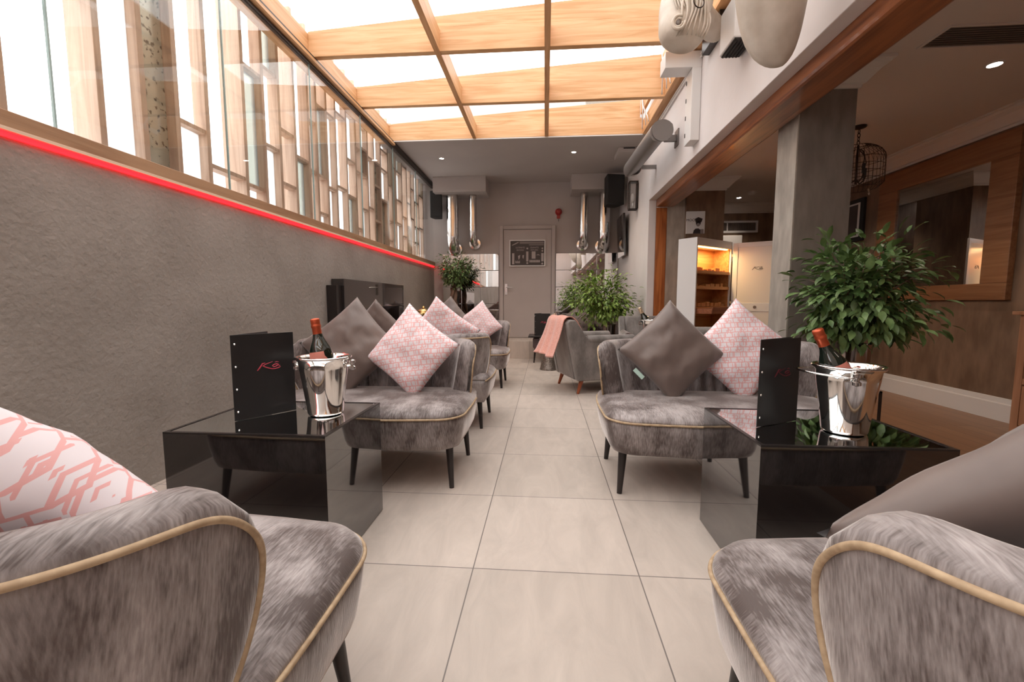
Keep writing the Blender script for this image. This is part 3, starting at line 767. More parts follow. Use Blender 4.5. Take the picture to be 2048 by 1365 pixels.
# throw
def throw():
    t = MB(); nu, nv = 18, 30; rows = []
    mt = Matrix.Translation((.50,4.92,0)) @ Matrix.Rotation(R(108),4,'Z')
    path = [(.13,.50),(.17,.57),(.215,.67),(.27,.77),(.32,.815),(.37,.82),(.41,.79),(.43,.70),(.455,.60),(.48,.52),(.50,.44),(.51,.40)]
    for j in range(nv+1):
        v = j/nv*(len(path)-1); k = min(int(v), len(path)-2); f = v-k
        y = path[k][0]*(1-f)+path[k+1][0]*f; z = path[k][1]*(1-f)+path[k+1][1]*f
        row = []
        out = max(0, (j/nv-.5)*2)
        for i in range(nu+1):
            u = i/nu; x = -.30+.50*u + (u-.5)*.10*out
            wv = .014*math.sin(u*17+j*.12)*(.3+out) + .05*out*out
            yy = y+wv; zz = z+.006*math.sin(u*9+j*.3)
            if u < -1:                      # wraps round the near corner
                q = (.34-u)/.34
                yy -= q**1.4*(.13+.17*out) if j/nv > .4 else 0
                x = -.36+.56*.34*(1-q*.9) - .045*out*q - .01
                x = min(x, -.355) if q > .55 and out > .05 else x
            row.append(mt @ Vector((x, yy, zz)))
        rows.append(row)
    t.rings(rows, cap=False, closed=False)
    o = t.build('throw_blanket', 'throw', smooth=True)
    s = o.modifiers.new('t', 'SOLIDIFY'); s.thickness = .008; s.offset = 1
    tag(o, 'salmon pink knitted throw hanging over the back of the grey armchair', 'throw')
throw()
# hammered drum stool
t = thing('drum_side_table', 'hammered pewter conical side table on the floor under the salmon throw', 'side table', (.06, 6.20, 0))
MB().lathe([(0,0),(.128,0),(.130,.012),(.122,.03),(.105,.14),(.092,.25),(.088,.33),(.10,.40),(.128,.44),(0,.44)], 40).build('body', 'hammer', t, smooth='auto')
MB().lathe([(0,.44),(.135,.44),(.138,.446),(.138,.452),(0,.452)], 40).build('rim', 'hammer', t, smooth='auto')
# low plum ottoman table
t = thing('velvet_ottoman', 'plum velvet ottoman with a dark tray top and black legs before the step', 'ottoman', (0, 7.02, 0))
MB().box(-.19, .30, -.19, .19, .23, .405).build('upholstery', 'velvetd', t, bevel=.03, seg=3)
MB().box(-.26, .36, -.22, .22, .41, .436).build('tray_top', 'legblk', t, bevel=.005)
for sx in (-.15, .26):
    for sy in (-.14, .14): MB().tube([(sx, sy, .24), (sx+(.02 if sx > 0 else -.02), sy*1.12, 0)], [.018,.010], 10).build('leg', 'legblk', t, smooth='auto')
menu('closed-looking black menu standing on the plum ottoman near the door', (-.165, 6.92), (.25,.0), (.1,.22), .436, .25, .35, lg=True)
bottle('gold-topped bottle on the plum ottoman, partly behind the salmon throw', (.155, 7.02, .4365), R(0), 0, 'foilgold', 'labelw')
# far plum sofa with taupe cushions
sf = make_sofa('dark plum velvet sofa behind the bright green ficus, just before the step', W=.92, vel='velvetd'); sf.location = (.81, 6.90, 0)
cushion('taupe cushion on the dark plum sofa, left of the bright ficus', 'brown', (.62, 6.98, .72), .44, 16, 0, 6)
cushion('taupe cushion on the dark plum sofa, behind the bright ficus stem', 'brown', (1.00, 6.98, .70), .44, 16, 5, -6)
# round bar table with bucket and menu
t = thing('round_table', 'small round black table under the bucket beside the farther grey armchairs', 'side table', (1.12, 4.42, 0))
MB().lathe([(0,.548),(.225,.548),(.23,.552),(.23,.558),(.225,.56),(0,.56)], 40).build('tabletop', 'blkgloss', t, smooth='auto')
MB().tube([(0,0,.012),(0,0,.549)], .018, 16).build('column', 'legblk', t, smooth='auto')
MB().lathe([(0,0),(.15,0),(.15,.008),(.04,.016),(0,.02)], 32).build('foot', 'legblk', t, smooth='auto')
copy_tree(bk, (1.055, 4.36, .56), R(0), 'steel ice bucket on the small round table, a gold-necked bottle leaning out')
bottle('gold-necked champagne bottle leaning left from the bucket behind the taupe cushion', (1.085, 4.36, .56+.05), R(-27), 0, 'foilgold', 'labelw')
menu('plain black menu standing on the round table before the timber post', (1.155, 4.50), (.17,.03), (.05,.15), .56, .17, .315, lg=False)
# brass ornament on the far left table
t = thing('brass_lantern', 'small brass spouted lantern ornament behind the pink cushion on the left', 'ornament', (-1.20, 4.22, ZT))
MB().lathe([(0,0),(.075,0),(.07,.012),(.03,.03),(.018,.06),(.018,.20),(.03,.24),(.012,.27),(.012,.33)], 28).build('stem', 'brass', t, smooth='auto')
MB().lathe([(.012,.325),(.05,.335),(.066,.352),(.06,.372),(.035,.388),(.012,.394),(.016,.402),(.010,.416),(0,.418)], 28).build('dome', 'brass', t, smooth='auto')
MB().tube([(-.05,0,.35),(-.09,0,.362),(-.115,0,.385)], [.014,.009,.006], 10).build('spout', 'brass', t, smooth='auto')
MB().tube([(.055,0,.35),(.085,0,.33),(.10,0,.28),(.085,0,.22),(.03,0,.20)], .005, 8).build('handle', 'brass', t, smooth=True)

# ------------------------------------------------------------------ fireplace
t = thing('fireplace', 'glossy black wall fireplace with an open niche on the left wall', 'fireplace', (WL+.003, 5.05, 0))
f = MB().box(0,.13,-.93,.86,.92,1.20).box(0,.13,-.93,-.50,.02,.92).box(0,.13,.66,.86,.02,.92).box(0,.13,-.50,.66,.02,.42).box(0,.015,-.50,.66,.42,.92)
f.build('surround', 'blkgloss', t, bevel=.004)
MB().box(0,.10,-1.03,-.93,.02,1.135).build('side_column', 'blkedge', t, bevel=.003)
MB().box(.012,.118,-.50,.66,.42,.455).build('burner_tray', 'chromed', t, bevel=.003)
fl = MB()
for i in range(46):
    r = random.uniform(.012,.028); fl.lathe([(0,-r),(r*.8,-r*.5),(r,0),(r*.7,r*.6),(0,r)], 8, (random.uniform(.04,.10), random.uniform(-.42,.58), .455+r*.8+random.uniform(0,.03)))
o = fl.build('flame_pebbles', 'gold', t, smooth=True); o['kind'] = 'stuff'
MB().box(.03,.034,-.40,.20,.46,.80).build('glass_guard', 'lampglass', t)

# ------------------------------------------------------------------ back wall fittings
def flue(label, x, r, ztop, zbot, bands, plate):
    t = thing('flue_pipe', label, 'flue pipe', (x, 7.86, zbot), group='steel flue pipes on the back wall')
    L = ztop-zbot
    MB().tube([(0,0,L),(0,0,.12)], r, 28, cap=False).build('pipe', 'steel', t, smooth='auto')
    MB().tube([(0,.0,.13),(0,.0,.06),(0,.02,.0),(0,.06,-.05),(0,.12,-.075),(0,.235,-.08)], r*.98, 28).build('elbow', 'steel', t, smooth='auto')
    for z in bands: MB().lathe([(r,-.012),(r+.006,-.012),(r+.006,.012),(r,.012)], 28, (0,0,z), cap=False).build('clamp_band', 'steel', t, smooth='auto')
    pm = Matrix.Translation((0,.215,-.08)) @ Matrix.Rotation(PI/2,4,'X')
    MB().lathe([(r*.9,-.005),(r+plate,-.005),(r+plate,.012),(r*.9,.02)], 32, cap=False, mat=pm).build('wall_plate', 'steel', t, smooth='auto')
    return t
flue('wide steel flue pipe at left of the back wall, beside the left speaker', -1.67, .105, 2.90, 2.02, (.15,.42,.62), .02)
flue('slim steel flue pipe left of the grey door', -1.30, .068, 2.90, 2.12, (.14,.22), .035)
flue('slim steel flue pipe right of the red alarm', .67, .072, 2.90, 2.08, (.14,.22), .03)
flue('wide steel flue pipe behind the right speaker', 1.03, .10, 2.90, 2.05, (.15,.30), .03)
struct('trim_13', MB().box(-1.96, -1.03, 7.60, YB, 2.87, ZC), 'wallB', bevel=.004)
struct('trim_14', MB().box(.44, WR, 7.60, YB, 2.87, ZC), 'wallB', bevel=.004)
def speaker(label, loc, rz, w=.26, d=.25, h=.47):
    t = thing('wall_speaker', label, 'speaker', loc, rz, group='black wall speakers')
    MB().prism([(-w/2,-d/2),(w/2,-d/2),(w*.33,d/2),(-w*.33,d/2)], 'z', 0, h).build('cabinet', 'blk', t, bevel=.012)
    MB().box(-w/2+.015, w/2-.015, -d/2-.006, -d/2, .02, h-.02).build('grille_cloth', plain('speaker_mesh', (.02,.02,.021), .8), t, bevel=.004)
    MB().tube([(0,d/2,h*.5),(0,d/2+.10,h*.5)], .015, 10).box(-.04,.04,d/2+.10,d/2+.11,h*.5-.06,h*.5+.06).build('bracket', 'blk', t)
    return t
speaker('black speaker on the back wall at the far left corner', (-1.95, 7.86, 2.47), R(0), .22, .18, .47)
speaker('black speaker mounted high at the right of the back wall', (1.10, 7.42, 2.545), R(14), .30, .26, .48)
t = thing('fire_alarm', 'red fire alarm sounder on the grey back wall right of the door', 'alarm', (.235, 8.1, 2.60))
mm = Matrix.Rotation(PI/2,4,'X')
MB().lathe([(0,0),(.062,0),(.062,.02),(.055,.035),(.038,.05),(.03,.075),(0,.078)], 28, mat=mm).build('sounder', 'red', t, smooth='auto')
MB().box(-.03,.03,-.02,0,-.12,-.055).build('mounting_box', 'red', t, bevel=.005)
MB().tube([(0,-.01,-.12),(.004,-.012,-.17)], .004, 6).build('wire', 'blk', t)
# poster on the door
t = thing('door_poster', 'white-framed black and white poster hung on the grey door', 'poster', (-.33, 8.068, 1.86))
MB().box(-.315,.315,-.016,0,-.225,.225).build('print', plain('poster_black', (.045,.035,.034), .4), t)
fm = MB().box(-.33,.33,-.026,.002,-.24,-.222).box(-.33,.33,-.026,.002,.222,.24).box(-.33,-.312,-.026,.002,-.222,.222).box(.312,.33,-.026,.002,-.222,.222)
fm.build('frame', 'white', t)
pt = plain('poster_pale', (.42,.37,.36), .5); pg = plain('poster_grey', (.20,.17,.165), .5)
fg = MB(); random.seed(21)
def rect(b, x0, x1, z0, z1, d=-.019): b.box(x0, x1, d, d+.003, z0, z1)
rect(fg, -.28,-.24, -.20,.0); rect(fg, -.02,.02, -.15,.03); rect(fg, .255,.30, -.15,.0); rect(fg, .08,.15, -.10,.03)
for (cx, cz, r) in ((0,-.18,.018),(.275,-.19,.018),(.275,.04,.015),(.275,.085,.015),(0,.085,.016)):
    fg.lathe([(0,0),(r,0),(r,.003),(0,.003)], 12, mat=Matrix.Translation((cx,-.016,cz)) @ mm)
fg.prism([(-.29,.145),(-.27,.14),(-.15,.195),(-.18,.2)], 'y', -.019, -.016)
fg.prism([(-.17,-.05),(-.13,-.03),(-.14,-.09),(-.16,-.12)], 'y', -.019, -.016); fg.prism([(-.09,-.04),(-.06,-.03),(-.07,-.10),(-.085,-.09)], 'y', -.019, -.016)
for i in range(7): x0 = .04+i*.028; fg.prism([(x0,-.17),(x0+.024,-.165),(x0+.02,-.125),(x0+.002,-.12)], 'y', -.019, -.016)
for i in range(5): x0 = -.22+i*.018; fg.prism([(x0,-.18),(x0+.014,-.18),(x0+.012,-.13-.02*(i%2)),(x0+.002,-.14)], 'y', -.019, -.016)
fg.prism([(.16,-.04),(.20,-.02),(.24,-.045),(.20,-.035)], 'y', -.019, -.016)
fg.build('pale_artwork', pt, t)
gg = MB(); rect(gg, -.14,.30, .17,.21); rect(gg,.03,.30,.14,.16); gg.build('grey_band', pg, t)
def text(s, parent, m, size, mat, name='lettering', th=.0012, squash=1.0, shear=0):
    cu = bpy.data.curves.new('t', 'FONT'); cu.body = s; cu.size = size; cu.extrude = th; cu.align_x = 'CENTER'; cu.align_y = 'CENTER'; cu.shear = shear
    ob = bpy.data.objects.new('t', cu); COL.objects.link(ob)
    bpy.context.view_layer.update()
    me = bpy.data.meshes.new_from_object(ob.evaluated_get(bpy.context.evaluated_depsgraph_get()))
    bpy.data.objects.remove(ob)
    me.materials.clear(); me.materials.append(M[mat] if isinstance(mat, str) else mat)
    me.transform(m @ Matrix.Rotation(PI/2,4,'X') @ Matrix.Diagonal((squash,1,1,1)))
    o = bpy.data.objects.new(name, me); COL.objects.link(o); o.parent = parent
    return o
text('ULTIMATE', t, Matrix.Translation((-.13,-.018,.10)), .040, pt, squash=.9)
text('BACKING', t, Matrix.Translation((-.13,-.018,.055)), .034, pt, squash=.9)
text('GIANTS', t, Matrix.Translation((.13,-.018,.10)), .040, pt, squash=1.1)
text('RETURN', t, Matrix.Translation((.13,-.018,.055)), .034, pt, squash=1.05)
# mirror tiles
def mirror_wall(label, x0, x1, z0, z1, nx, nz):
    t = thing('mirror_panel', label, 'mirror', ((x0+x1)/2, YB, .31), group=None)
    w = (x1-x0)/nx; h = (z1-z0)/nz
    for i in range(nx):
        for j in range(nz):
            rx, rz_ = random.uniform(-.012,.012), random.uniform(-.012,.012)
            m = Matrix.Translation((x0+w*(i+.5), YB-.012, z0+h*(j+.5))) @ Matrix.Rotation(rx,4,'X') @ Matrix.Rotation(rz_,4,'Z')
            MB().box(-w/2+.002, w/2-.002, -.004, .004, -h/2+.002, h/2-.002, m).build('mirror_tile', 'mirror', t, world=True, bevel=.006, seg=1)
random.seed(5)
mirror_wall('grid of mirror tiles on the back wall left of the door', -1.92, -.86, .32, 1.86, 3, 5)
mirror_wall('grid of mirror tiles on the back wall right of the door', .19, 1.31, .32, 1.86, 3, 5)

# ------------------------------------------------------------------ plants
def ficus(label, base, crown, rad, nb, nl, leaf, trunk, pot, seed, lsize=.07, tr=.018, flat=1.0, kind='ficus_tree', group='potted ficus plants', fork=.35):
    random.seed(seed)
    t = thing(kind, label, 'potted plant', base, group=group)
    C_ = Vector(crown)-Vector(base); zp = pot['h']
    p = MB()
    if pot['t'] == 'cyl': p.lathe([(0,0),(pot['r']*.86,0),(pot['r']*.9,.01),(pot['r'],zp-.012),(pot['r']+.003,zp),(pot['r']-.006,zp),(pot['r']-.012,zp-.03),(0,zp-.03)], 40)
    p.build('pot', pot['m'], t, smooth='auto')
    MB().lathe([(0,zp-.035),(pot['r']-.012,zp-.035),(pot['r']*.5,zp-.022),(0,zp-.018)], 20, cap=False).build('soil', 'soil', t, smooth=True)
    root = Vector((0,0,zp-.03)); fk = root.lerp(C_, fork); fk.z = zp + (C_.z-rad[2]*.5-zp)*.7 + .02
    T = MB()
    for q in range(3):
        a0 = q*2.1; pts = []
        for i in range(11):
            f = i/10; a = a0+f*5
            pts.append(root.lerp(fk, f)+Vector((math.cos(a), math.sin(a), 0))*tr*(1.0-.3*f))
        T.tube(pts, [tr*(.8-.2*i/10) for i in range(11)], 8)
    tips = []
    for b in range(nb):
        a = 2*PI*(b+random.random()*.7)/nb*2.4; el = random.uniform(-.95, 1.0)
        d = Vector((math.cos(a)*math.sqrt(max(.05,1-el*el)), math.sin(a)*math.sqrt(max(.05,1-el*el)), el))
        e = C_ + Vector((d.x*rad[0], d.y*rad[1], d.z*rad[2]))*random.uniform(.75, 1.0)
        mid = fk.lerp(e, .5)+Vector((random.uniform(-1,1), random.uniform(-1,1), 1.2))*rad[0]*.14
        pts = []
        for i in range(9):
            f = i/8; pts.append(fk*(1-f)**2 + mid*2*f*(1-f) + e*f*f + Vector((0,0,-rad[2]*.12*f*f)))
        T.tube(pts, [tr*.42*(1-.85*f/8) for f in range(9)], 5); tips.append(pts)
    T.build('trunk', trunk, t, smooth=True)
    L = MB()
    for k in range(nl):
        pts = random.choice(tips); f = random.uniform(.28, 1.0)**.8; i = min(int(f*8), 7)
        c = pts[i].lerp(pts[i+1], f*8-i)
        off = Vector((random.gauss(0,1), random.gauss(0,1), random.gauss(0,.8)))*rad[0]*.17
        c = c+off
        d = ((c-C_).normalized()*.55 + off.normalized()*.6 + Vector((random.uniform(-.4,.4), random.uniform(-.4,.4), random.uniform(-.75,.15)))).normalized()
        s = lsize*random.uniform(.65, 1.2); wv = s*.24
        sd = d.cross(Vector((random.uniform(-.4,.4), random.uniform(-.4,.4), 1))).normalized(); up = sd.cross(d)
        b0 = len(L.v)
        prof = [(0,0,0),(.25,.8,.02),(.5,1,.03),(.78,.6,.0),(1,0,-.10)]
        L.v.append(tuple(c))
        for (u, wd, hh) in prof[1:4]:
            mid = c+d*s*u+up*s*hh
            L.v += [tuple(mid-sd*wv*wd+up*s*.05), tuple(mid), tuple(mid+sd*wv*wd+up*s*.05)]
        L.v.append(tuple(c+d*s+up*s*-.10))
        L.f += [(b0,b0+1,b0+2),(b0,b0+2,b0+3)]
        for r_ in (0,1):
            a = b0+1+3*r_; L.f += [(a,a+3,a+4,a+1),(a+1,a+4,a+5,a+2)]
        a = b0+7; L.f += [(a,b0+10,a+1),(a+1,b0+10,a+2)]
    o = L.build('foliage', leaf, t, smooth=True)
    return t
# stand beside the right sofa
t = thing('plant_stand', 'thin black metal stand holding the ficus pot beside the column', 'plant stand', (1.90, 2.80, 0))
fr = MB()
for sx in (-.10,.10):
    for sy in (-.10,.10): fr.box(sx-.006, sx+.006, sy-.006, sy+.006, 0, .445)
fr.box(-.106,.106,-.106,-.094,.433,.445).box(-.106,.106,.094,.106,.433,.445).box(-.106,-.094,-.094,.094,.433,.445).box(.094,.106,-.094,.094,.433,.445)
fr.build('frame', 'wire', t)
MB().box(-.095,.095,-.095,.095,.434,.444).build('shelf', 'wire', t)
ficus('leafy dark green ficus in a smoked steel pot in front of the column', (1.90, 2.80, .446), (1.86, 2.74, 1.08), (.36,.26,.36), 36, 1900, 'leaf1', 'trunk', dict(t='cyl', r=.085, h=.275, m='chromed'), 4, .078, .020)
ficus('bright green bushy ficus by the right mirror tiles, behind the grey armchairs', (.90, 6.06, 0), (.76, 6.04, 1.10), (.48,.28,.40), 34, 2600, 'leaf2', 'trunk', dict(t='cyl', r=.105, h=.66, m='chromed'), 9, .062, .018)
ficus('dark green ficus with a thick twisted trunk in the far left corner', (-1.62, 7.62, .30), (-1.60, 7.62, 1.60), (.31,.26,.30), 22, 1700, 'leaf1', 'trunk', dict(t='cyl', r=.15, h=.30, m='hammer'), 14, .058, .05, fork=.2)

# ------------------------------------------------------------------ right wall fittings
t = thing('infrared_heater', 'grey mesh-covered infrared heater angled high on the right wall', 'heater', (1.15, 5.1, 2.62))
a = Vector((1.13, 4.48, 2.625)); b_ = Vector((1.075, 5.62, 2.60)); ax = (b_-a).normalized()
n = 20; rs = []
for k in range(2):
    c0 = (a, b_)[k]; rs.append([c0 + Matrix.Rotation(R(-38),3,'Y') @ Vector((math.cos(q)*.118, 0, (math.sin(q) if math.sin(q) > 0 else math.sin(q)*.45)*.118)) for q in [2*PI*i/n for i in range(n)]])
MB().rings(rs).build('hood', 'alu', t, world=True, smooth='auto')
fr = MB()
fr.tube([a+Vector((-.035,.04,-.060)), b_+Vector((-.035,-.04,-.060))], .007, 8)
fr.tube([a+Vector((-.10,.10,-.030)), b_+Vector((-.10,-.04,-.030))], .004, 8)
fr.tube([b_+Vector((0,.0,.02)), b_+Vector((0,.05,.0)), b_+Vector((0,.09,-.03))], [.10,.085,.03], 18)
fr.build('element_guard', 'chromed', t, world=True)
MB().tube([a+Vector((.0,.01,.012)), a+Vector((.0,-.012,.012))], .102, 24).build('end_cap', 'alu', t, world=True, smooth='auto')
MB().box(1.20, 1.33, 4.66, 4.70, 2.60, 2.66).box(1.318, 1.33, 4.62, 4.74, 2.55, 2.71).box(1.16,1.33,5.50,5.54,2.58,2.62).build('bracket', 'alu', t, world=True)
t = thing('wall_lantern', 'rectangular black-framed glass wall lantern beyond the heater', 'lantern', (1.26, 6.55, 2.30))
fr = MB()
for sx in (-.055,.055):
    for sy in (-.055,.055): fr.box(sx-.005, sx+.005, sy-.005, sy+.005, 0, .40)
for z in (0,.39): fr.box(-.06,.06,-.06,.06,z,z+.012)
fr.box(.06,.07,-.04,.04,.02,.38)
fr.build('frame', 'wire', t)
MB().box(-.054,.054,-.054,.054,.014,.388).build('glass', 'lampglass', t)
MB().tube([(0,0,.02),(0,0,.10)], .014, 10).lathe([(.012,.10),(.028,.15),(.03,.19),(.018,.23),(0,.24)], 14).build('candle_bulb', 'white', t, smooth=True)
t = thing('wall_screen', 'thin black screen tilted out from the right wall near the back corner', 'screen', (1.25, 7.45, 1.72))
m = Matrix.Translation((1.275, 7.42, 1.72)) @ Matrix.Rotation(R(-3),4,'Y')
MB().box(-.018,.018,-.30,.30,0,.66, m).build('screen_body', 'blkgloss', t, world=True, bevel=.004)
MB().box(1.24, 1.33, 7.40, 7.52, 1.98, 2.10).build('wall_arm', 'blk', t, world=True)
t = thing('cable_trunking', 'white L-shaped slotted metal trunking on the right wall below the horse head', 'trunking', (1.27, 4.2, 2.5))
v = MB().box(1.25, 1.328, 4.02, 4.19, 2.38, 2.986); v.build('upright', 'white', t, world=True, bevel=.004)
MB().box(1.02, 1.328, 4.02, 4.19, 2.985, 3.12).build('top_arm', 'white', t, world=True, bevel=.004)
sl = MB()
for i in range(4): sl.box(1.247, 1.251, 4.16, 4.175, 2.45+i*.15, 2.485+i*.15)
sl.build('slot', 'darkin', t, world=True)
t = thing('air_unit', 'small white wall unit with a dark grille between the two horse sculptures', 'wall unit', (1.27, 3.1, 2.68))
MB().box(1.19, 1.328, 3.02, 3.26, 2.66, 2.93).build('casing', 'white', t, world=True, bevel=.008)
g = MB().box(1.20, 1.32, 3.03, 3.25, 2.652, 2.66)
for i in range(5): g.box(1.205+i*.022, 1.212+i*.022, 3.035, 3.245, 2.646, 2.654)
g.build('grille', 'darkin', t, world=True)
# junction box on the grey ceiling
t = thing('ceiling_box', 'small grey box fixed to the grey ceiling above the right speaker', 'junction box', (1.14, 6.55, ZC-.07))
MB().box(-.13,.13,-.18,.18,0,.068).build('casing', 'ceilB', t, bevel=.005)
MB().box(-.06,.10,-.184,-.18,.045,.062).build('slot', 'darkin', t)

# horse head sculpture
def loft(pts, n=28, lump=None):
    """pts: (centre, ra, rb, up-vector) elliptic stations"""
    P = [Vector(p[0]) for p in pts]; rs = []; sx = Vector((1,0,0))
    for i, (c, ra, rb) in enumerate(pts):
        tt = (P[min(i+1, len(P)-1)]-P[max(i-1, 0)]).normalized()
        sx = (sx-tt*sx.dot(tt)).normalized(); uy = sx.cross(tt)
        ring = []
        for k in range(n):
            a = 2*PI*k/n; ca, sa = math.cos(a), math.sin(a)
            r = 1 if lump is None else lump(i, a)
            ring.append(P[i]+sx*ra*ca*r+uy*rb*sa*r)
        rs.append(ring)
    return rs
t = thing('horse_sculpture', 'cream horse head sculpture with an iron ring, hung nose down on the right wall', 'sculpture', (1.33, 3.2, 2.9), group=None)
hd = [((.835,2.985,2.590),.008,.006),((.84,2.985,2.597),.075,.06),((.845,2.99,2.615),.112,.09),((.85,2.995,2.65),.138,.11),((.858,3.005,2.70),.150,.122),((.868,3.02,2.76),.152,.128),((.88,3.045,2.83),.158,.14),((.90,3.08,2.91),.165,.15),((.94,3.14,2.98),.165,.15),((.99,3.24,3.01),.13,.11),((1.07,3.38,3.02),.10,.09),((1.19,3.52,3.03),.09,.085),((1.322,3.64,3.03),.10,.09)]
def lmp(i, a):
    return 1+.035*math.sin(a*3+i*.4)*(1 if i > 3 else .4)
MB().rings(loft(hd, 30, lmp)).build('horse_face', 'whitec', t, world=True, smooth=True, sub=1)
ns = MB()
nc = Vector((.800, 2.866, 2.672))
for rr, th_, dy in ((.034,.011,0),(.020,.008,.004)):
    ns.tube([nc+Vector((rr*math.cos(q), dy+.012*math.cos(q)*-.6, rr*1.15*math.sin(q))) for q in [2*PI*i/18*.92+.9 for i in range(18)]], [th_*(.6+.4*math.sin(PI*i/17)) for i in range(18)], 8)
ns.build('nostril', 'whitec', t, world=True, smooth=True)
MB().lathe([(0,-.006),(.017,-.003),(.018,.003),(0,.006)], 16, mat=Matrix.Translation(nc+Vector((0,.004,0))) @ mm).build('nostril_hollow', 'grille', t, world=True, smooth=True)
def head_y(x, z):
    k = max(0, 1-((x-.855)/.155)**2); return 3.0-.126*math.sqrt(k) + max(0, z-2.75)*.20 + max(0, 2.68-z)*.30 + max(0, 2.63-z)*1.2
mn = MB()
for i in range(9):
    pts = []
    for k in range(13):
        f = k/12; z = 2.98-.36*f
        x = .845+.016*i + .055*math.sin(f*PI*.9)*(i/8) - .045*f**2*(1.1-i/8) + .008*math.sin(f*9+i)
        pts.append((x, head_y(x, z)+.004, z))
    mn.tube(pts, [.010*(1-.55*abs(2*k/12-.9)) for k in range(13)], 6)
for i in range(5):
    pts = []
    for k in range(8):
        f = k/7; z = 2.96-.20*f; x = .80+.014*i-.02*math.sin(f*3)
        pts.append((x, head_y(x, z)+.004, z))
    mn.tube(pts, [.009*(1-.6*abs(2*k/7-.9)) for k in range(8)], 6)
mn.build('mane_strands', 'whitec', t, world=True, smooth=True)
MB().tube([(.915+.034*math.cos(q), 2.868+.012*math.cos(q), 2.785+.034*math.sin(q)) for q in [2*PI*i/24 for i in range(24)]], .0035, 8, closed=True).build('iron_ring', 'wire', t, world=True, smooth=True)
MB().box(1.27, 1.328, 3.50, 3.86, 2.99, 3.12).build('mounting_board', 'legblk', t, world=True)
t = thing('horse_bust', 'smooth cream horse chest sculpture at the top edge, nearest on the right wall', 'sculpture', (1.33, 2.3, 2.5))
ch = [((1.150,2.32,2.125),.01,.01),((1.140,2.315,2.140),.05,.045),((1.120,2.31,2.175),.085,.075),((1.095,2.30,2.225),.115,.10),((1.07,2.28,2.29),.135,.12),((1.05,2.25,2.37),.150,.13),((1.03,2.21,2.46),.165,.135),((1.01,2.15,2.56),.170,.135),((1.01,2.05,2.66),.155,.13),((1.0,1.95,2.76),.135,.12),((.99,1.83,2.84),.125,.12),((.98,1.70,2.88),.115,.115),((.97,1.55,2.86),.09,.10),((.965,1.42,2.81),.075,.085),((.96,1.33,2.77),.06,.06),((.96,1.30,2.755),.02,.02)]
def lmp2(i, a):
    k = min(1, i/1.5)*max(0, 1-i/9)
    return 1-.17*k*math.exp(-((a-2.25)/.24)**2)+.05*math.exp(-((a-1.35)/.4)**2)*k
MB().rings(loft(ch, 36, lmp2)).build('chest_and_head', 'whitec', t, world=True, smooth=True, sub=1)
MB().tube([(1.06,1.98,2.72),(1.20,2.02,2.74),(1.325,2.04,2.75)], [.12,.13,.15], 24).build('neck_base', 'whitec', t, world=True, smooth=True)


# ------------------------------------------------------------------ lounge on the right
# cabinet with open glazed door
t = thing('cigar_cabinet', 'tall white cabinet with lit orange cedar shelves and an open glazed door', 'cabinet', (1.70, 5.08, 0))
fd = Vector((.58,.47,0)).normalized(); bd = Vector((-fd.y, fd.x, 0)); CW = .74; CD = .24; CH = 1.70
mC = Matrix(((fd.x, bd.x, 0, 1.70), (fd.y, bd.y, 0, 5.08), (0,0,1,0), (0,0,0,1)))
t.matrix_basis = mC; t.location = (1.70, 5.08, 0); t.rotation_euler = (0,0,math.atan2(fd.y, fd.x))
MB().box(0,.02,0,CD,0,CH).box(CW-.02,CW,0,CD,0,CH).box(.02,CW-.02,0,CD,CH-.09,CH).box(.02,CW-.02,0,CD,0,.08).build('carcass', 'white', t, bevel=.003)
MB().box(.02,CW-.02,CD-.02,CD-.005,.08,CH-.09).box(.02,.03,.02,CD-.02,.08,CH-.09).box(CW-.03,CW-.02,.02,CD-.02,.08,CH-.09).build('cedar_lining', 'cedar', t)
for z in (1.30, 1.12):
    s_ = MB().box(.03,CW-.03,.01,CD-.02,z,z+.016).box(.03,CW-.03,.006,.016,z,z+.035).build('shelf', 'cedar', t)
random.seed(2)
cg = MB()
for z in (1.316, 1.136, .92):
    x = .06
    while x < CW-.1: w_ = random.uniform(.03,.09); MB().box(x, x+w_, .04, .16, z, z+random.uniform(.02,.06)).build('cigar_box', 'cedar', t); x += w_+random.uniform(.005,.03)

for (z, ext) in ((.84,.20),):
    dr = MB().box(.035,CW-.20,-ext,-ext+.016,z,z+.075).box(.035,.05,-ext,.15,z,z+.06).box(CW-.215,CW-.20,-ext,.15,z,z+.06).box(.05,CW-.215,-ext+.016,.15,z,z+.008)
    dr.build('drawer', 'drawer', t)
MB().box(.03,CW-.03,.01,CD-.02,.90,.916).build('shelf', 'cedar', t)
MB().box(.10,CW-.25,.01,.19,.55,.64).build('red_box', 'foilred', t, bevel=.01)
MB().box(.03,CW-.03,.01,CD-.02,.53,.55).build('shelf', 'cedar', t)
MB().box(.05,CW-.05,.03,.06,CH-.10,CH-.092).build('light_bar', 'lampw', t)
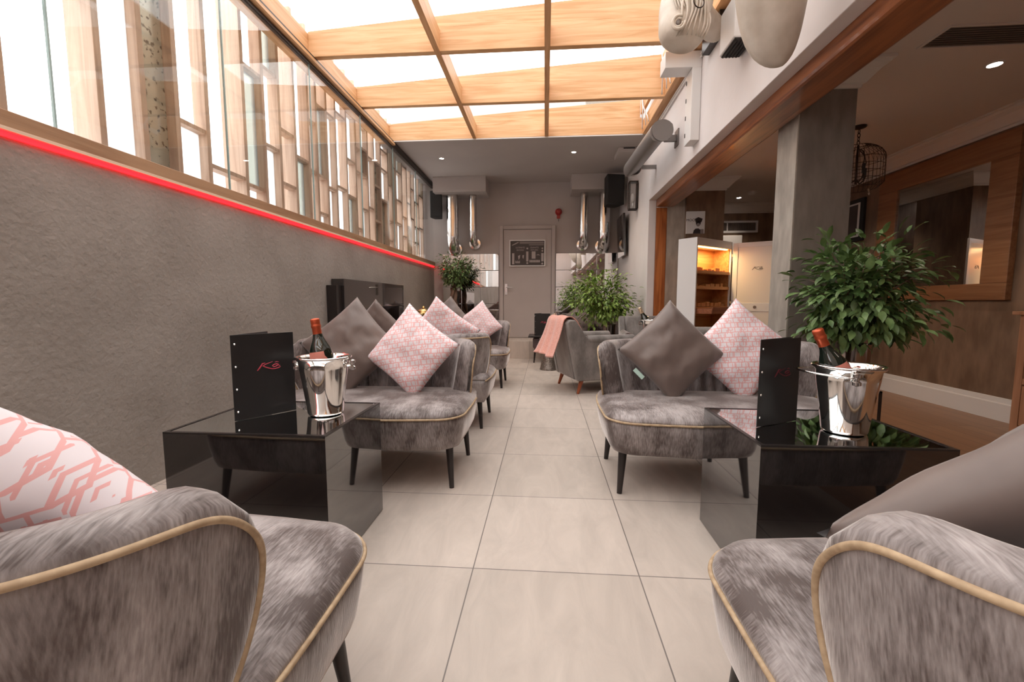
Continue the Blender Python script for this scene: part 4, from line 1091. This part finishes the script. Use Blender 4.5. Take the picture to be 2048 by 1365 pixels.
# door leaf, hinged at the far right corner
dh = Vector((CW, -.006, 0)); dv = Vector((1.70,5.08,0)); hw_ = Vector((1.70,5.08,0))+fd*CW
free = Vector((2.74, 5.27, 0)); dd = (free-hw_).normalized()
ang = math.atan2(dd.y, dd.x)-math.atan2(fd.y, fd.x)
mD = Matrix.Translation((CW+.004,-.012,0)) @ Matrix.Rotation(ang,4,'Z'); DW = .54
dl = MB().box(0,.055,-.02,0,.04,CH-.02,mD).box(DW-.06,DW,-.02,0,.04,CH-.02,mD).box(.055,DW-.06,-.02,0,CH-.075,CH-.02,mD).box(.055,DW-.06,-.02,0,.86,.96,mD).box(.055,DW-.06,-.02,0,.04,.10,mD)
dr = dl.build('door', 'white', t, bevel=.002)
MB().box(.055,DW-.06,-.013,-.007,.96,CH-.075,mD).box(.055,DW-.06,-.013,-.007,.10,.86,mD).build('door_glass', 'frost', dr)
MB().lathe([(0,0),(.018,0),(.018,.004),(0,.004)], 16, mat=mD @ Matrix.Translation((DW*.48,-.02,.91)) @ Matrix.Rotation(PI/2,4,'X')).build('lock', 'grille', dr)
hg = MB()
for z in (1.52, .95, .60): hg.box(-.07,.03,-.006,.006,z,z+.03,mD)
hg.build('hinge', 'brass', dr)
lg_ = MB(); logo(lg_, mD @ Matrix.Translation((DW*.5,-.0135,1.37)), 1.3); lg_.build('logo', 'grille', dr)
# framed black and white prints on the pier
t = thing('wall_print', 'square white print of a man beside black lettering, on the pier above the cabinet', 'picture', (1.905, 5.80, 1.98))
MB().box(-.115,.115,-.02,0,-.14,.14).build('canvas', 'white', t, bevel=.003)
ik = plain('black_ink', (.03,.02,.02), .6); gk = plain('grey_ink', (.25,.21,.2), .6)
fg = MB(); fg.prism([(-.03,-.14),(.07,-.14),(.065,-.095),(.035,-.075),(.0,-.078),(-.022,-.10)], 'y', -.0225, -.02)
fg.lathe([(0,0),(.030,0),(.030,.0025),(0,.0025)], 18, mat=Matrix.Translation((.033,-.02,-.012)) @ mm)
fg.prism([(.0,.0),(.07,.0),(.085,.045),(.03,.065),(-.01,.045)], 'y', -.0225, -.02)
fg.build('figure_in_ink', ik, t)
MB().lathe([(0,0),(.021,0),(.021,.0035),(0,.0035)], 16, mat=Matrix.Translation((.032,-.02,-.03)) @ mm).box(.06,.10,-.0235,-.02,-.14,-.085).build('grey_tone', gk, t)
text('MOOK', t, Matrix.Translation((-.048,-.021,.028)), .045, ik)
# far wall: slatted white frame, white box
t = thing('slatted_vent', 'long white-framed slatted vent on the far brown wall', 'vent', (2.82, 7.3, 2.07))
MB().box(-.55,.54,-.03,0,0,.03).box(-.55,.54,-.03,0,.155,.185).box(-.55,-.52,-.03,0,.03,.155).box(.51,.54,-.03,0,.03,.155).box(.06,.08,-.03,0,.03,.155).build('frame', 'white', t)
s_ = MB()
for i in range(34): s_.box(-.51+i*.03, -.502+i*.03, -.022, -.008, .03, .155)
s_.box(-.52,.51,-.004,0,.03,.155)
s_.build('slat', 'grille', t)
t = thing('white_box', 'white box on the far brown wall under the slatted vent', 'box', (2.88, 7.3, 1.60))
MB().box(-.24,.22,-.10,0,0,.42).build('casing', 'white', t, bevel=.01)
MB().box(.0,.04,-.104,-.10,.06,.12).build('catch', 'grille', t)
# framed picture on the right wall behind the column
t = thing('framed_picture', 'black framed picture with a white mat behind the ficus, on the lounge wall', 'picture', (XR, 5.95, 1.70))
MB().box(-.03,0,-.46,.46,0,.50).build('frame', 'blk', t, bevel=.004)
MB().box(-.034,-.03,-.40,.40,.05,.45).build('mat', 'white', t)
MB().box(-.036,-.034,-.37,.37,.07,.43).build('print', plain('dark_print', (.05,.035,.03), .35), t)
# big mirror
t = thing('framed_mirror', 'large mirror in a broad walnut frame on the lounge wall', 'mirror', (XR, 4.5, .98))
Y0, Y1, Z0_, Z1_ = 3.80, 5.24, .99, 2.345; y0, y1, z0, z1 = 4.02, 4.985, 1.13, 2.145
MB().box(XR-.05,XR,Y0,Y1,Z0_,z0).box(XR-.05,XR,Y0,Y1,z1,Z1_).box(XR-.05,XR,Y0,y0,z0,z1).box(XR-.05,XR,y1,Y1,z0,z1).build('frame', 'mframe', t, world=True, bevel=.004)
MB().box(XR-.035,XR-.028,y0,y1,z0,z1).build('mirror_glass', 'mirror', t, world=True)
# console
t = thing('louvred_console', 'teak console with open shelves above louvred doors at the right edge', 'console', (3.5, 2.7, 0))
cx0, cx1, cy0, cy1 = 3.33, 3.70, 2.05, 3.30
MB().box(cx0-.03,cx1,cy0-.03,cy1+.03,.885,.91).build('top', 'teak', t, world=True, bevel=.004)
fr = MB()
for x_ in (cx0, cx1-.05):
    for y_ in (cy0, cy1-.05, (cy0+cy1)/2-.025): fr.box(x_, x_+.05, y_, y_+.05, 0, .885)
for z_ in (.845, .70, .40, .06): fr.box(cx0+.003, cx0+.03, cy0+.003, cy1-.003, z_, z_+.04)
fr.box(cx1-.02, cx1-.002, cy0+.002, cy1-.002, .062, .438)
for k in range(0): pass
fr.build('frame', 'teak', t, world=True)
for z_ in (.60,.40): MB().box(cx0+.01,cx1,cy0+.01,cy1-.01,z_,z_+.018).build('shelf', 'teak', t, world=True)
for (ya, yb) in ((cy0+.06,(cy0+cy1)/2-.035),((cy0+cy1)/2+.035,cy1-.06)):
    dq = MB().box(cx0-.004,cx0+.018,ya,ya+.05,.11,.39).box(cx0-.004,cx0+.018,yb-.05,yb,.11,.39).box(cx0-.004,cx0+.018,ya+.05,yb-.05,.345,.39).box(cx0-.004,cx0+.018,ya+.05,yb-.05,.11,.15)
    for i in range(8): dq.prism([(cx0+.0,.158+i*.024),(cx0+.014,.166+i*.024),(cx0+.014,.172+i*.024),(cx0,.164+i*.024)], 'y', ya+.05, yb-.05)
    dq.build('louvred_door', 'teak', t, world=True)
# birdcage pendant
t = thing('birdcage_chandelier', 'dark wire birdcage pendant with candle lamps hanging behind the column', 'chandelier', (2.76, 4.2, ZR))
MB().lathe([(0,0),(.055,0),(.05,-.014),(.015,-.025),(0,-.03)], 24).build('ceiling_rose', 'wire', t, smooth='auto')
chn = MB()
for i in range(4):
    zc = -.045-.032*i; ry = i % 2
    chn.tube([((.011*math.cos(q) if ry else 0), (0 if ry else .011*math.cos(q)), zc+.020*math.sin(q)) for q in [2*PI*k/12 for k in range(12)]], .003, 6, closed=True)
chn.build('chain', 'wire', t, smooth=True)
cg = MB(); RC = .20
for k in range(36):
    a = 2*PI*k/36; pts = [(RC*math.sin(f)*math.cos(a), RC*math.sin(f)*math.sin(a), -.30+.14*math.cos(f)) for f in [PI/2*i/6 for i in range(1,7)]]
    pts += [(RC*math.cos(a), RC*math.sin(a), z) for z in (-.40,-.50)] + [(RC*.8*math.cos(a), RC*.8*math.sin(a), -.54)]
    cg.tube(pts, .0018, 4)
for z, r in ((-.175,.09),(-.22,.16),(-.30,.20),(-.36,.20),(-.42,.20),(-.48,.20),(-.54,.16)):
    cg.tube([(r*math.cos(q), r*math.sin(q), z) for q in [2*PI*k/36 for k in range(36)]], .0022, 4, closed=True)
cg.build('cage', 'wire', t)
ar = MB().tube([(0,0,-.165),(0,0,-.50)], .008, 8)
for k in range(3):
    a = 2*PI*k/3+.4; ar.tube([(0,0,-.46),(.05*math.cos(a),.05*math.sin(a),-.49),(.10*math.cos(a),.10*math.sin(a),-.46),(.11*math.cos(a),.11*math.sin(a),-.43)], .006, 6)
    ar.tube([(.02*math.cos(a),.02*math.sin(a),-.20),(.09*math.cos(a),.09*math.sin(a),-.24),(.12*math.cos(a),.12*math.sin(a),-.30),(.08*math.cos(a),.08*math.sin(a),-.38)], .004, 6)
ar.build('arms', 'wire', t, smooth=True)
for k in range(3):
    a = 2*PI*k/3+.4; MB().tube([(.11*math.cos(a),.11*math.sin(a),-.43),(.11*math.cos(a),.11*math.sin(a),-.35)], .013, 10).build('candle_lamp', 'blk', t)
for k in range(5):
    a = 2*PI*k/5; MB().lathe([(0,-.02),(.009,-.006),(.006,.008),(0,.014)], 8, (.12*math.cos(a), .12*math.sin(a), -.575)).build('crystal_drop', 'chrome', t)
# ceiling fittings
def downlight(label, x, y, z, r=.042):
    t = thing('recessed_downlight', label, 'downlight', (x, y, z), group='recessed downlights')
    MB().lathe([(r*.72,-.002),(r*.75,-.006),(r,-.004),(r,0)], 28, cap=False).build('trim_ring', 'white', t, smooth='auto')
    MB().lathe([(0,-.003),(r*.72,-.003),(r*.72,-.0005),(0,-.0005)], 24).build('lens', 'lamp', t)
    return t
downlight('lit downlight on the grey ceiling, left of the two before the back wall', -1.57, 6.65, ZC)
downlight('lit downlight on the grey ceiling, right of the two before the back wall', .40, 6.52, ZC)
downlight('lit downlight in the lounge ceiling near the top right corner', 2.91, 3.20, ZR, .05)
downlight('lit downlight in the lounge ceiling beyond the column, above the cabinet', 2.87, 6.85, ZR)
LAMPS_L = [(-1.57,6.65),(.40,6.52)]; LAMPS_R = [(2.91,3.20),(2.87,6.85),(2.9,.6),(2.9,5.2)]  # last lounge positions have no fitting: fill spots added to brighten the room
t = thing('smoke_detector', 'white smoke detector on the lounge ceiling beside the small downlight', 'smoke detector', (2.90, 6.50, ZR))
MB().lathe([(0,0),(.055,0),(.055,-.02),(.04,-.04),(.02,-.045),(0,-.045)], 28).build('body', 'white', t, smooth='auto')
t = thing('ceiling_grille', 'long slatted air vent set in the lounge ceiling at the top right', 'vent', (2.85, 2.86, ZR))
MB().box(-.60,.60,-.115,-.10,-.008,0).box(-.60,.60,.10,.115,-.008,0).box(-.60,-.585,-.10,.10,-.008,0).box(.585,.60,-.10,.10,-.008,0).build('frame', 'ceilR', t)
s_ = MB()
for i in range(9): s_.box(-.585,.585,-.095+i*.022,-.088+i*.022,-.006,.0)
s_.build('slat', 'grille', t)
MB().box(-.585,.585,-.10,.10,-.0015,-.0005).build('dark_opening', 'darkin', t)
# ------------------------------------------------------------------ light, world, camera
S = bpy.context.scene
w = bpy.data.worlds.new('World'); S.world = w; w.use_nodes = True
bgn = w.node_tree.nodes['Background']; bgn.inputs[0].default_value = (1,.985,.97,1); bgn.inputs[1].default_value = 2.2
def area(name, loc, rot, sx, sy, e, col, portal=False):
    l = bpy.data.lights.new(name, 'AREA'); l.shape = 'RECTANGLE'; l.size = sx; l.size_y = sy; l.energy = e; l.color = col
    o = bpy.data.objects.new(name, l); COL.objects.link(o); o.location = loc; o.rotation_euler = rot
    if portal: l.cycles.is_portal = True
    return o
area('sky_portal', (-.4, 1.66, 3.75), (0,0,0), 3.9, 8.6, 1, (1,1,1), True)
area('window_portal', (-2.5, 2.7, 2.45), (0, R(-90), 0), 1.7, 11, 1, (1,1,1), True)
def spot(name, loc, e, col=(1,.82,.66), ang=110, r=.04):
    l = bpy.data.lights.new(name, 'SPOT'); l.energy = e; l.color = col; l.spot_size = R(ang); l.spot_blend = .8; l.shadow_soft_size = r
    o = bpy.data.objects.new(name, l); COL.objects.link(o); o.location = loc
    return o
for i, (x, y) in enumerate(LAMPS_R): spot('downlight_and_fill_glow', (x, y, ZR-.03), 10)
for i, (x, y) in enumerate(LAMPS_L): spot('downlight_and_fill_glow', (x, y, ZC-.03), 30)
cl = area('cabinet_lamp', (1.70, 5.08, 0), (0,0,0), .5, .03, 3.5, (1,.66,.32))
cl.matrix_world = Matrix.Translation(Vector((1.70,5.08,0))+fd*.37+bd*.05+Vector((0,0,CH-.105))) @ Matrix.Rotation(math.atan2(fd.y, fd.x),4,'Z')
cam = bpy.data.cameras.new('Camera'); co = bpy.data.objects.new('Camera', cam); COL.objects.link(co)
cam.sensor_width = 36; cam.lens = 865/2048*36; cam.clip_start = .02
pitch = math.atan(79.5/865); yaw = math.atan(66/math.hypot(865, 79.5))
co.location = (0, 0, .98); co.rotation_euler = (PI/2-pitch, 0, yaw)
S.camera = co
S.view_settings.view_transform = 'Standard'; S.view_settings.look = 'None'; S.view_settings.gamma = 1; S.view_settings.exposure = .95
S.cycles.max_bounces = 10; S.cycles.diffuse_bounces = 5; S.cycles.glossy_bounces = 5; S.cycles.transparent_max_bounces = 24; S.cycles.transmission_bounces = 6
S.cycles.use_denoising = True; S.cycles.sample_clamp_indirect = 6; S.cycles.caustics_reflective = False; S.cycles.caustics_refractive = False
